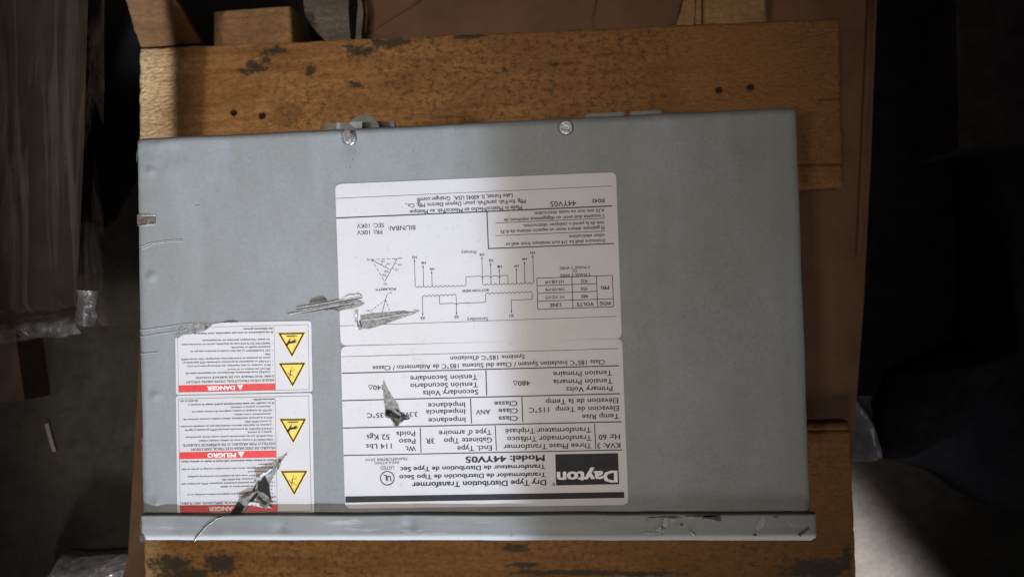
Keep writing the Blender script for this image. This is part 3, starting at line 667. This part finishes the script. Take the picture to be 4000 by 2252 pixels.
for s, xr, yr, xl, yl, c, b in [("RISQUE D'ÉLECTROCUTION, D'EXPLOSION, D'ÉCLAT", 1805, 1070, 325, 1105, 33, .006), ("D'ARC ÉLECTRIQUE OU DE SURFACE CHAUDE.", 1803, 1003, 485, 1035, 31, .006), ("•  COUPEZ toute alimentation électrique sur cet équipement avant d'y", 1793, 935, 320, 965, 27, .01), ("effectuer des travaux ou de l'ouvrir.", 1745, 885, 1015, 897, 27, .005), ("•  PEUT entraîner un choc électrique, des brûlures graves ou la mort.", 1793, 818, 345, 847, 27, .005), ("•  UTILISEZ un équipement de protection individuelle (EPI) approprié et", 1790, 757, 283, 785, 27, .005), ("suivez les pratiques de travail électrique sécuritaires. Voir norme NFPA", 1743, 700, 245, 728, 27, .005), ("70E", 1742, 637, 1658, 640, 27, .005),
                              ("•  CET ÉQUIPEMENT ne doit être installé et entretenu que par du", 1787, 573, 400, 597, 27, .005), ("personnel qualifié en électricité.", 1740, 517, 1083, 530, 27, .005), ("•  REMETTEZ EN PLACE tous les dispositifs, portes et couvercles avant", 1783, 455, 250, 483, 27, .005), ("de rétablir l'alimentation électrique sur cet équipement.", 1735, 392, 595, 413, 27, .005), ("Si ces précautions ne sont pas respectées, vous risquez la", 1788, 272, 465, 300, 26, .02), ("des blessures graves.", 1787, 212, 1293, 222, 26, .02)]:
    text(P, 1, s, xr, yr, xl, yl, c, b)
for a in [(187, 384, 205, 1290, 5), (2378, 160, 2397, 1245, 5), (762, 199, 2378, 160, 5), (1805, 175, 1830, 1255, 5), (205, 1290, 2397, 1245, 5)]: rline(P, 1, *a)
P.build('printing', BLACK, w1)
P = MB(); rpoly(P, 1, [(207, 1176), (1826, 1141), (1829, 1253), (210, 1288)]); P.build('red_banner', RED, w1)
P = MB(); text(P, 1, "DANGER", 1143, 1180, 685, 1190, 62, .025, PZ + 6e-5); rpoly(P, 1, [(1185, 1167), (1290, 1164), (1240, 1253)], PZ + 6e-5); P.build('banner_lettering', WHITEP, w1)
P = MB(); rline(P, 1, 1239, 1182, 1240, 1218, 9, PZ + 1.2e-4); rline(P, 1, 1238, 1172, 1238.2, 1178, 9, PZ + 1.2e-4); P.build('exclamation_mark', RED, w1)
for (a, b, c), kind in ((((1875, 300), (2323, 290), (2108, 695)), 0), (((1887, 808), (2330, 797), (2117, 1195)), 1)):
    t, B_ = tri(w1, 1, a, b, c); f = Aff(0, 0, 1, 0, 0)
    (icon_shock if kind else icon_hand)(B_, 1, f); o = B_.build('pictogram', BLACK, w1)
P = MB()
for s, xr, yr, xl, yl, c, b in [("lesiones serias.", 1197, 98, 962, 106, 18, .02), ("30-43910-4A", 350, 112, 152, 118, 21, 0), ("El no cumplir con estas instrucciones podrá causar la muerte o", 1195, 140, 245, 163, 18, .02), ("dispositivos, puertas y cubiertas.", 1158, 180, 712, 190, 18, .005), ("• ANTES de energizar el equipo, asegúrese de colocar todos los", 1193, 220, 282, 240, 18, .005), ("mantenimiento a este equipo.", 1162, 262, 750, 272, 18, .005), ("• SÓLO el personal especializado deberá instalar y prestar servicios de", 1195, 302, 190, 325, 18, .005), ("la norma NFPA 70E).", 1163, 342, 870, 349, 18, .005), ("prácticas de seguridad eléctrica establecidas por su compañía (consulte", 1165, 382, 155, 404, 18, .005), ("• UTILICE EQUIPO de protección personal (EPP) apropiado y siga las", 1197, 423, 203, 444, 18, .005), ("graves o la muerte.", 1167, 462, 898, 468, 18, .005), ("• INCUMPLIR con las advertencias puede causar shock, quemaduras", 1200, 502, 212, 523, 18, .005), ("• DESCONECTE el equipo antes de realizar cualquier trabajo.", 1200, 545, 357, 563, 18, .005), ("DESTELLO POR ARQUEO, O DE SUPERFICIE CALIENTE.", 1207, 585, 178, 607, 25, .006), ("PELIGRO DE DESCARGA ELECTRICA, EXPLOSION", 1207, 632, 278, 652, 25, .006),
                              ("Failure to follow these instruction will result in death or serious injury.", 1210, 773, 160, 794, 18, .02), ("equipment.", 1170, 818, 1020, 822, 18, .005), ("• REPLACE all devices, doors and covers before turning on power to this", 1205, 857, 172, 878, 18, .005), ("electrical personnel.", 1173, 898, 903, 904, 18, .005), ("• THIS EQUIPMENT must only be installed and serviced by qualified", 1207, 938, 240, 959, 18, .005), ("electrical work practices. See NFPA 70E.", 1180, 978, 612, 990, 18, .005), ("• Apply appropriate personal protective equipment (PPE) and follow safe", 1208, 1018, 165, 1040, 18, .005), ("• Can cause shock, severe burns or death.", 1208, 1058, 597, 1071, 18, .005), ("inside.", 1175, 1100, 1090, 1102, 18, .005), ("• Turn off all power supplying this equipment before working on or", 1210, 1140, 230, 1160, 18, .005), ("OR", 1215, 1178, 1165, 1180, 24, .006), ("HAZARD OF ELECTRIC SHOCK, EXPLOSION, ARC FLASH,", 1218, 1230, 165, 1252, 25, .006)]:
    text(P, 2, s, xr, yr, xl, yl, c, b)
for a in [(133, 103, 155, 1365, 4), (1580, 70, 1610, 1348, 4), (133, 103, 1580, 70, 4), (1207, 80, 1233, 1352, 4), (155, 1366, 1610, 1348, 4)]: rline(P, 2, *a)
P.build('printing', BLACK, w2)
P = MB(); rpoly(P, 2, [(144, 696), (1217, 675), (1221, 754), (147, 773)]); P.build('red_banner', RED, w2)
P = MB(); rpoly(P, 2, [(152, 1286), (1229, 1270), (1231, 1350), (156, 1364)]); P.build('red_banner', RED, w2)
P = MB(); text(P, 2, "PELIGRO", 770, 702, 457, 708, 43, .025, PZ + 6e-5); P.build('banner_lettering', WHITEP, w2)
P = MB(); text(P, 2, "DANGER", 790, 1296, 472, 1302, 43, .025, PZ + 6e-5)
P.build('banner_lettering', WHITEP, w2)
P = MB(); rpoly(P, 2, [(792, 690), (868, 688), (832, 755)], PZ + 6e-5); P.build('alert_triangle', WHITEP, w2)
P = MB(); rline(P, 2, 832, 700, 832.5, 728, 6, PZ + 1.2e-4); P.build('exclamation_mark', RED, w2)
for (a, b, c), kind in ((((1257, 327), (1552, 325), (1410, 592)), 0), (((1270, 905), (1565, 902), (1420, 1168)), 1)):
    t, B_ = tri(w2, 2, a, b, c)
    k = 295 / 446.0
    f = Aff(2100, 300, k, 1405, 329) if not kind else Aff(2110, 802, k, 1418, 906)
    (icon_shock if kind else icon_hand)(B_, 2, f); B_.build('pictogram', BLACK, w2)

# ------------------------------------------------------------------ damage: gouges, torn foil, chips
RG[7] = (1100, 1080, 4.29333); RG[8] = (900, 1700, 3.624); RG[9] = (1450, 1440, 5.575); RG[10] = (500, 780, 2.63667); RG[11] = (500, 1850, 1.71733); RG[12] = (2400, 1500, 1.61)
def tearmetal(r, pts, z=PZ + 0.00012, amp=0.0003):
    """irregular piece of bare steel laid open by a tear"""
    base = [rp(r, x, y, z) for x, y in pts]; c = sum(base, Vector()) / len(base)
    V = [c]; F = []; n = len(base); rings = 6
    for k in range(1, rings + 1):
        for p in base:
            q = c.lerp(p, k / rings); q.z += amp * abs(fbm((q.x, q.y, 1), 420, 3)) * (1 if k < rings else 0); V.append(q)
    F += [(0, 1 + i, 1 + (i + 1) % n) for i in range(n)]
    for k in range(rings - 1):
        F += [(1 + k * n + i, 1 + (k + 1) * n + i, 1 + (k + 1) * n + (i + 1) % n, 1 + k * n + (i + 1) % n) for i in range(n)]
    return V, F
def dens(L, n=6):
    out = []
    for a, b in zip(L, L[1:]): out += [tuple(x + (y - x) * k / n for x, y in zip(a, b)) for k in range(n)]
    return out + [L[-1]]
def curl(mb, r, line, seed=0, z=PZ, wob=1.0):
    """standing strip of torn foil: line of (x, y, height mm, lean x, lean y in zoom pixels)"""
    L = dens(line, 5); rows = 4; s = RG[r][2]; n = len(L); V = []
    for j in range(rows + 1):
        t = j / rows
        for i, (x, y, h, lx, ly) in enumerate(L):
            w = wob * s * 5 * t
            jx = w * noise.noise(Vector((i * 0.55, j * 0.8, seed))); jy = w * noise.noise(Vector((i * 0.55, j * 0.8, seed + 7)))
            hh = h * (0.75 + 0.5 * noise.noise(Vector((i * 0.9, 3, seed))))
            q = rp(r, x + lx * t * t + jx, y + ly * t * t + jy, z); q.z += hh * 0.001 * math.sin(t * 1.5); V.append(q)
    mb.add(V, [(j * n + i, j * n + i + 1, (j + 1) * n + i + 1, (j + 1) * n + i) for j in range(rows) for i in range(n - 1)])
def tm(r, pts, parent, name='bare_metal', mat=None, z=PZ + 0.00012):
    V, F = tearmetal(r, pts, z); return obj(name, V, F, mat or BARE, parent, True)
# (a) double gouge running from the panel onto the wiring label
tm(7, [(250, 535), (600, 480), (960, 420), (1230, 370), (1330, 400), (1400, 445), (1340, 490), (1200, 535), (1050, 560), (960, 580), (955, 535), (600, 590), (110, 650), (100, 625), (260, 590)], panel)
mb = MB(); mb.tube([rp(7, x, y, PZ + 0.0003) for x, y in dens([(245, 525), (620, 468), (1000, 395), (1350, 335)])], 0.00032); mb.tube([rp(7, x, y, PZ + 0.0003) for x, y in dens([(95, 635), (450, 575), (850, 495), (1210, 440)])], 0.0003)
mb.build('torn_foil', FOIL, panel, True)
mb = MB(); curl(mb, 7, [(470, 455, .6, 0, -20), (500, 440, 1.2, 0, -35), (600, 425, 1.2, 5, -45), (700, 415, 1.4, 5, -60), (760, 420, .5, 0, -20)], 1, wob=0.6); mb.build('paint_flake', RUST, panel, True)
mb = MB(); curl(mb, 7, [(1020, 375, .5, 0, -6), (1160, 345, 1.6, -10, -30), (1240, 330, 1.2, 0, -20), (1330, 315, 1.5, -20, -25), (1355, 335, .4, 0, 0)], 2, wob=0.7)
mb.build('torn_foil', FOIL, panel, True)
mb = MB()
for L, w in (([(250, 545), (620, 487), (1000, 412), (1350, 352)], 16), ([(250, 610), (450, 590), (850, 518), (1205, 455)], 18)): pline(mb, 7, dens(L), w, PZ + 0.0004)
mb.build('gouge_or_shade', HOLE, panel)
# (b) peeled leaf in the wiring label
leaf = tm(7, [(1320, 640), (1500, 620), (1700, 600), (2050, 570), (2200, 590), (2300, 590), (2180, 640), (2000, 700), (1750, 790), (1600, 840), (1450, 875), (1350, 865), (1320, 760)], l1)
mb = MB(); curl(mb, 7, [(1285, 560, .6, 0, 0), (1290, 640, 2.5, -15, -30), (1275, 740, 3.5, -25, -60), (1300, 800, 3.0, -40, 20), (1330, 865, 2.0, -40, 40), (1345, 880, .5, 0, 10)], 4)
curl(mb, 7, [(2190, 600, .4, 0, 0), (2250, 585, 1.3, 10, -15), (2310, 590, .8, 10, 0)], 5)
mb.tube([rp(7, x, y, PZ + 0.00035) for x, y in dens([(1330, 725), (1600, 700), (1900, 650), (2200, 600)])], 0.00022)
mb.build('torn_foil', FOIL, l1, True)
mb = MB(); pline(mb, 7, [(1308, 735), (1322, 790), (1340, 850)], 22, PZ + 0.0004); mb.build('gouge_or_shade', HOLE, l1)
# (c) tear in the lower rating label
tm(9, [(260, 290), (300, 300), (345, 400), (440, 560), (520, 680), (590, 760), (640, 960), (690, 1035), (840, 1078), (660, 1130), (570, 1220), (480, 1130), (420, 1050), (320, 990), (285, 780), (258, 560)], l2)
mb = MB(); curl(mb, 9, [(300, 1005, .5, 0, 0), (380, 985, 4.5, 0, 30), (460, 1010, 5.5, 10, 60), (510, 1110, 4.2, -10, 60), (575, 1200, 4.6, 0, 50), (650, 1125, 4.0, 10, 20), (760, 1090, 2.5, 10, 10), (850, 1080, .4, 0, 0)], 8, wob=1.6)
curl(mb, 9, [(690, 1040, .4, 0, 0), (750, 1040, 1.6, 0, -10), (840, 1075, .5, 0, 0)], 9); curl(mb, 9, [(255, 300, .3, 0, 0), (280, 285, .9, 5, -30), (300, 300, .3, 0, 0)], 10)
mb.build('torn_foil', FOIL, l2, True)
mb = MB(); rpoly(mb, 9, [(300, 900), (420, 890), (500, 960), (640, 1040), (600, 1090), (500, 1060), (440, 975), (330, 985)], PZ + 0.00055); mb.build('gouge_or_shade', HOLE, l2)  # deep shade behind the standing curl, painted as a flat dark patch
# (d) large rip across the lower warning label, ending as a crack in the cover lip
tm(8, [(0, 1110), (60, 1000), (130, 890), (200, 800), (300, 785), (370, 660), (400, 600), (440, 560), (500, 540), (600, 490), (640, 430), (720, 380), (700, 450), (620, 560), (560, 680), (560, 800), (590, 930), (520, 960), (390, 900), (300, 880), (260, 960), (200, 1080), (150, 1130)], w2)
mb = MB(); rpoly(mb, 8, [(385, 650), (440, 640), (450, 590), (490, 560), (520, 640), (545, 700), (555, 800), (580, 900), (560, 880), (470, 810), (385, 790)], PZ + 0.00055)  # this and the next dark patches paint in the rip's cast shadows
mb.build('gouge_or_shade', HOLE, w2)
mb = MB(); rpoly(mb, 8, [(0, 1100), (50, 1020), (110, 930), (150, 960), (200, 1000), (170, 1060), (130, 1120)], PZ + 0.0005); mb.build('gouge_or_shade', HOLE, w2)
mb = MB(); rpoly(mb, 8, [(260, 930), (330, 840), (400, 800), (370, 870), (300, 940)], PZ + 0.0005)
mb.build('gouge_or_shade', HOLE, w2)
mb = MB()
curl(mb, 8, [(380, 880, 1, 0, 0), (400, 850, 5, 10, 40), (450, 900, 7, 30, 70), (510, 960, 6, 40, 40), (570, 900, 3, 20, 20), (585, 930, .5, 0, 0)], 21, wob=1.8)
curl(mb, 8, [(130, 900, 1, 0, 0), (180, 850, 4, -30, 30), (260, 830, 5, -10, 40), (330, 790, 4, 0, 30), (390, 780, 1, 0, 0)], 22, wob=1.5)
curl(mb, 8, [(380, 640, .5, 0, 0), (430, 615, 7, -40, -20), (480, 570, 5, -20, -20), (560, 520, 4, -10, -30), (630, 450, 3.5, 20, -20), (700, 380, 2.5, 40, -30), (770, 310, 1.2, 20, -30), (810, 235, .3, 0, 0)], 23, wob=1.5)
curl(mb, 8, [(620, 540, .5, 0, 0), (650, 450, 3, 30, -10), (690, 330, 2.4, 20, 10), (720, 350, .5, 0, 0)], 24)
curl(mb, 8, [(95, 1110, .5, 0, 0), (130, 1090, 3, 0, 20), (160, 1120, 2, 10, 10)], 25)
mb.build('torn_foil', FOIL, w2, True)
mb = MB(); V, F = tearmetal(8, [(245, 985), (290, 985), (420, 1010), (520, 1025), (600, 1030), (560, 1000), (430, 960), (300, 935), (262, 950)], PZ + 0.0012); obj('peeled_strip', V, F, LABEL, w2, True)
mb = MB(); L = [(640, 280), (590, 295), (560, 320), (535, 335), (515, 355), (490, 385), (470, 405), (452, 430), (440, 450)]
pline(mb, 11, dens(L, 2), 6.5, LZ + 0.0009); mb.build('crack', HOLE, cover)
mb = MB(); mb.tube([rp(11, x + 4, y + 3 + (i % 2) * 2, LZ + 0.0004) for i, (x, y) in enumerate(dens(L, 2))], [0.00012 + 0.00022 * ((i * 7) % 3) / 2 for i in range(len(dens(L, 2)))]); curl(mb, 11, [(432, 440, .3, 0, 0), (440, 425, 1.5, 0, 12), (455, 440, .4, 0, 0)], 30)
mb.build('torn_foil', FOIL, cover, True)
# (e) scraped patch above the torn warning label, ridges and a clip slot at the left edge
tm(10, [(440, 1345), (480, 1310), (560, 1285), (640, 1272), (700, 1262), (760, 1265), (825, 1262), (860, 1275), (862, 1300), (835, 1325), (810, 1342), (700, 1362), (600, 1380), (560, 1388), (500, 1412), (485, 1398), (500, 1360)], panel, z=0.0002)
mb = MB()
for L in RIDGES:
    mb = MB(); mb.tube([at(x, y, 0.0001) for x, y in dens(L, 4)], 0.00038); mb.build('scratch', SCUFF, panel, True)
mb = MB(); mb.prism([rp(10, x, y, 0.0001) for x, y in [(97, 172), (285, 170), (288, 245), (210, 250), (99, 262)]], 0.0003); slot = mb.build('clip', simple('worn_clip', (0.085, 0.07, 0.06), 0.5, 0.3, 300, 0.6, 0.4), panel)
mb = MB(); mb.tube([rp(10, x, 160, 0.0003) for x in (96, 180, 290)], 0.00028); mb.tube([rp(10, x, 266 - (x - 85) * .03, 0.0001) for x in (98, 180, 270)], 0.00018); mb.build('clip_edge', FOIL, panel, True)
mb = MB(); pline(mb, 10, [(95, 156), (170, 152), (230, 155)], 6, 0.0006); pline(mb, 10, [(92, 258), (190, 250)], 7, 0.0006)
for L, w in (([(990, 1262), (1010, 1252), (1080, 1248), (1130, 1256)], 9), ([(870, 1274), (930, 1266), (1000, 1260)], 4), ([(806, 1330), (800, 1300), (825, 1312)], 6)): pline(mb, 10, L, w, PZ + 0.0002)
mb.build('gouge_or_shade', HOLE, panel)
# chips and scuffs on the cover lip and panel
def chips(name, mat, parent, z, items, seed):
    for i, (x, y, rx, ry, rot) in enumerate(items):
        mb = MB(); patch(mb, blob(x, y, rx, ry, z, 22, 0.38, seed + i * 1.7, rot), 0, 0.00008); mb.build(name, mat, parent)
chips('paint_chip', RUST, cover, LZ + 0.0004, [(1790, 1299, 22, 6, 0), (1770, 1297, 40, 2.5, 0), (1805, 1304, 9, 6, .3), (1680, 1299, 30, 1.8, 0), (1640, 1300, 10, 1.5, 0), (2022, 1335, 12, 3.2, -.6), (2012, 1343, 5, 3.5, 0), (2032, 1328, 5, 3, -.6), (1950, 1299, 5, 2, 0), (1714, 1318, 3, 4, 0), (1900, 1344, 4, 3, 0), (357, 1352, 6, 10, 0), (354, 1320, 1.5, 14, 0)], 3)
chips('paint_scuff', SCUFF, cover, LZ + 0.0003, [(1672, 1315, 7, 15, .25), (1690, 1306, 12, 5, .1), (1640, 1342, 26, 5, .05), (1912, 1318, 7, 20, .5), (1660, 1330, 14, 9, 0), (1985, 1315, 10, 2, .7), (1738, 1300, 12, 4, 0)], 60)
chips('paint_chip', RUST, panel, 0.0001, [(1827, 752, 3, 5.5, 0), (1740, 985, 2.2, 2.2, 0), (1603, 1000, 4, .8, .8), (887, 400, 1.2, 2, 0), (880, 421, 1.2, 2, 0), (2002, 270, 5, 3, .4), (344.5, 395, 1.2, 14, 0), (362, 350, 12, 1.2, -.05), (350, 358, 4, 2, 0), (1870, 985, 1.2, 1.4, 0), (1590, 830, 1.5, 1.2, 0), (1905, 1050, 6, 1.2, .2), (1830, 590, 2, 1.5, 0), (1960, 870, 2, 1, 0), (1745, 640, 1.6, 1, .5)], 90)
chips('paint_scuff', simple('grime_streak', (0.155, 0.152, 0.14), 0.55, 0, 300, 0.15), panel, 0.00008, [(1815, 1085, 18, 7, .1), (1805, 1075, 6, 12, 0), (1880, 690, 8, 5, 0), (1850, 1100, 6, 3, 0), (1700, 1275, 60, 3, 0)], 120)
mb = MB(); a = rp(12, 472, 920, LZ); mb.tube([rp(12, x, y, LZ + 0.0006) for x, y in [(472, 920), (492, 938), (515, 955)]], [0.0002, 0.0007, 0.0002]); mb.build('torn_foil', FOIL, cover, True)

# ------------------------------------------------------------------ things around the pallet
# stretch-wrapped carton on the left
wz = -0.05
wb = empty('wrapped_carton', Vector((a25(-120, 300, wz).x, a25(-120, 300, wz).y, 0)), 'brown carton stretch wrapped in clear plastic film left of the pallet', 'carton')
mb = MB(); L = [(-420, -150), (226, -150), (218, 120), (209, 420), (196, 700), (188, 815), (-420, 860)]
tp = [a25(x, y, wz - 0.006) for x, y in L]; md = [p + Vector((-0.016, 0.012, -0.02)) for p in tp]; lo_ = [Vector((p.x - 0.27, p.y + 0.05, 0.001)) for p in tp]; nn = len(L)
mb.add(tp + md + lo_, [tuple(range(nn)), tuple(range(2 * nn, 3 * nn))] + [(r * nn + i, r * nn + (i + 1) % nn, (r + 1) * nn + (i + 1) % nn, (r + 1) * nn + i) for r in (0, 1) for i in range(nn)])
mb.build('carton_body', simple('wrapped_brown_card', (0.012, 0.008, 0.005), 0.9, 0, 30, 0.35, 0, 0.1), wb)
FILM = m_film('stretch_film', (0.09, 0.066, 0.05), 0.0, 0.26, 0.38, 18, (6.0, 0.35, 1))
q = [a25(-430, -160, wz), a25(228, -160, wz), a25(224, 822, wz), a25(-430, 872, wz)]
def ffn(u, v):
    p = q[0].lerp(q[1], u).lerp(q[3].lerp(q[2], u), v)
    p.z += 0.0014 * fbm((p.x * 4.0 - p.y * 0.5, p.y * 0.6, 3), 22, 3)
    if v > 0.93: p.z -= (v - 0.93) * 0.30 - 0.003 * fbm((p.x, p.y, 8), 60, 3)
    if u > 0.975: p.z -= (u - 0.975) * 0.6
    if u > 0.96 and v > 0.9: p.z += 0.006 * fbm((p.x, p.y, 11), 55, 3)
    if v > 0.97: p.y += 0.003 * fbm((p.x, 0, 4), 50, 3)
    return p
us, vs = lin(0, 1, 110), lin(0, 1, 110); nu = 111
V = [ffn(u, v) for v in vs for u in us]; F = [(j * nu + i, j * nu + i + 1, (j + 1) * nu + i + 1, (j + 1) * nu + i) for j in range(110) for i in range(110)]
obj('stretch_film', V, F, FILM, wb, True)
# bunched film along the lower edge and the lower corner of the wrapped carton
t = NT('bunched_film'); t.set(Base_Color=(0.08, 0.072, 0.07), Roughness=0.3, Specular_IOR_Level=0.7, Alpha=t.ramp(t.noise(60, 5), [(0.40, 0.05), (0.68, 0.75)])); t.bump(t.noise(140, 4), 0.6, 0.003)
def bunch(name, line, lift, sd):
    L = [a25(x, y, wz) for x, y in dens(line, 10)]; n = len(L); V = []; rows = 8
    w_ = [0.010 if len(line) > 3 else 0.008 for _ in L]
    for j in range(rows + 1):
        a_ = math.pi * j / rows
        for i, p in enumerate(L):
            d = (L[min(i + 1, n - 1)] - L[max(i - 1, 0)]).normalized(); nn_ = Vector((-d.y, d.x, 0))
            k_ = 1 + 0.5 * fbm((p.x * 1.0, p.y, sd + j), 60, 3)
            V.append(p + nn_ * (math.cos(a_) * 0.007 * k_) + Vector((0, 0, math.sin(a_) * lift * k_ - 0.004)))
    F = [(j * n + i, j * n + i + 1, (j + 1) * n + i + 1, (j + 1) * n + i) for j in range(rows) for i in range(n - 1)]
    return obj(name, V, F, t.m, wb, True)
bunch('film_hem', [(-300, 850), (-100, 842), (60, 832), (150, 822), (196, 812)], 0.006, 3)
bunch('film_corner', [(214, 730), (211, 775), (206, 818)], 0.006, 9)
# crumpled plastic bag at the lower left
bz = -0.335
def crumple(p, s, sd):
    d, _ = noise.voronoi(Vector((p.x, p.y, sd)) * s, distance_metric='DISTANCE', exponent=2.5)
    return d[1] - d[0]
bq = [(150, 1398), (180, 1402), (230, 1400), (300, 1394), (352, 1408), (360, 1450), (350, 1530), (250, 1590), (120, 1560), (95, 1480), (120, 1440)]
base = [a25(x, y, bz) for x, y in bq]; base = [Vector(p) for p in dens([tuple(p) for p in base] + [tuple(base[0])], 6)[:-1]]
c = sum(base, Vector()) / len(base); n = len(base); rings = 22; V = [c + Vector((0, 0, 0.03))]; F = []
for k in range(1, rings + 1):
    t = k / rings
    for p in base:
        qv = c.lerp(p, t); qv.z += 0.038 * (1 - t ** 3) + 0.012 * crumple(qv, 55, 1) * (1 - t * 0.5) + 0.006 * crumple(qv, 130, 5) - 0.006; V.append(qv)
F += [(0, 1 + i, 1 + (i + 1) % n) for i in range(n)]
for k in range(rings - 1): F += [(1 + k * n + i, 1 + (k + 1) * n + i, 1 + (k + 1) * n + (i + 1) % n, 1 + k * n + (i + 1) % n) for i in range(n)]
m0 = len(V); V += [Vector((p.x * 0.97 + c.x * 0.03, p.y * 0.97 + c.y * 0.03, 0.002)) for p in base]
F += [(1 + (rings - 1) * n + i, m0 + i, m0 + (i + 1) % n, 1 + (rings - 1) * n + (i + 1) % n) for i in range(n)]
t = NT('crumpled_plastic'); t.set(Base_Color=(0.85, 0.83, 0.87), Roughness=0.2, Specular_IOR_Level=1.0); t.bump(t.noise(90, 4), 0.5, 0.004)
o = obj('plastic_bag', V, F, t.m); o['label'] = 'crumpled clear plastic bag at the lower left corner of the pallet'; o['category'] = 'bag'
# low dark carton under the wrapped one
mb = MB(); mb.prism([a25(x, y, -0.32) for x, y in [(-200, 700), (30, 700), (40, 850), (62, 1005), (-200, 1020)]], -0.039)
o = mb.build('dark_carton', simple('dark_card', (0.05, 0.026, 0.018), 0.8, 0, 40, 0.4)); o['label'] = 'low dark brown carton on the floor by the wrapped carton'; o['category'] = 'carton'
# black sheet added as the shade between the wrapped carton and the pallet
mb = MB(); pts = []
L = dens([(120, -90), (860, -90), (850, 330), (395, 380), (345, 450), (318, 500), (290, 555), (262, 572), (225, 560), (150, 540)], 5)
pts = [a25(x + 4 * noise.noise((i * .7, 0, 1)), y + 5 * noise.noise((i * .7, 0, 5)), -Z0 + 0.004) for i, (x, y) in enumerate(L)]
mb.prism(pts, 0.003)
o = mb.build('shade_sheet', simple('gap_shade_black', (0.006, 0.005, 0.005), 0.7, 0, 60, 0.4, 0.3, 0.1)); o['label'] = 'added black sheet for the floor shade between the wrapped carton and the pallet'; o['category'] = 'sheet'
# scrap of white tape on the floor
mb = MB(); z = -Z0 + 0.002; L = [(118, 1065), (124, 1090), (132, 1118), (138, 1135)]
mb.prism([a25(x - 4, y, z) for x, y in L] + [a25(x + 5, y - 2, z) for x, y in reversed(L)], 0.001)
o = mb.build('tape_scrap', simple('white_tape', (0.26, 0.235, 0.21), 0.6)); o['label'] = 'small white scrap of tape on the dark floor'; o['category'] = 'scrap'
# dark blue cloth heap to the right
def heap(name, pts, h, sd, mat, z0=-Z0, fold=0.012, fs=18):
    base = [a25(x, y, z0) for x, y in pts]; base = [Vector(p) for p in dens([tuple(p) for p in base] + [tuple(base[0])], 6)[:-1]]
    c = sum(base, Vector()) / len(base); n = len(base); rings = 30; V = [c + Vector((0, 0, h))]; F = []
    for k in range(1, rings + 1):
        t = k / rings
        for p in base:
            q = c.lerp(p, t); q.z += h * math.sqrt(max(0, 1 - t ** 2.6)) + fold * abs(fbm((q.x, q.y * 0.6, sd), fs, 4)) * (1 - t ** 6); V.append(q)
    F += [(0, 1 + i, 1 + (i + 1) % n) for i in range(n)]
    for k in range(rings - 1): F += [(1 + k * n + i, 1 + (k + 1) * n + i, 1 + (k + 1) * n + (i + 1) % n, 1 + k * n + (i + 1) % n) for i in range(n)]
    F.append(tuple(1 + (rings - 1) * n + i for i in range(n)))
    return obj(name, V, F, mat, None, True)
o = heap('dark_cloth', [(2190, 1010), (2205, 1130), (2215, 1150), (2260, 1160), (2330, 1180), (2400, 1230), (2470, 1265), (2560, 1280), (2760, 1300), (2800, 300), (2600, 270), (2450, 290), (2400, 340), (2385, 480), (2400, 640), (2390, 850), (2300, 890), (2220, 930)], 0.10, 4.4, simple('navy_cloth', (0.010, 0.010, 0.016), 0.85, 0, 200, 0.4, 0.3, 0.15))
o['label'] = 'very dark navy cloth heap on the floor right of the pallet'; o['category'] = 'cloth'
# black slab added to darken the floor at the right, and a low black carton
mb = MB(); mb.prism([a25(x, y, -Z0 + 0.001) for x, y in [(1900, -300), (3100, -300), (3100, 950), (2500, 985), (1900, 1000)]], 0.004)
o = mb.build('shade_slab', simple('floor_shade_black', (0.007, 0.006, 0.006), 0.85, 0, 60, 0.4, 0.2, 0.05)); o['label'] = 'large black slab added for the floor shade along the right side'; o['category'] = 'mat'  # not a mat: slab added to darken the floor
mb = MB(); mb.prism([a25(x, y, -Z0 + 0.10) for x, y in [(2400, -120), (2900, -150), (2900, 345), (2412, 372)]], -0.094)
o = mb.build('black_carton', simple('black_card', (0.022, 0.017, 0.017), 0.7, 0, 50, 0.4, 0.2, 0.1)); o['label'] = 'low black carton on the added dark slab at the upper right'; o['category'] = 'carton'
# pale curled sheet against the carton at the right
mb = MB(); V = []; rows = 14; L = [(2150, 1005), (2172, 1030), (2190, 1060), (2205, 1100), (2218, 1150)]
LL = dens(L, 5); n = len(LL)
for j in range(rows + 1):
    t = j / rows
    for i, (x, y) in enumerate(LL):
        p = a25(x - 60 * t, y + 22 * t, -Z0 + 0.03); p.z = 0.006 + 0.026 * math.cos(t * 1.45) + 0.004 * fbm((p.x, p.y, 2), 50, 3); V.append(p)
mb.add(V, [(j * n + i, j * n + i + 1, (j + 1) * n + i + 1, (j + 1) * n + i) for j in range(rows) for i in range(n - 1)])
o = mb.build('curled_sheet', simple('milky_sheet', (0.10, 0.105, 0.13), 0.3, 0, 80, 0.2, 0.3), None, True); o['label'] = 'curled milky sheet against the right side of the pallet'; o['category'] = 'sheet'
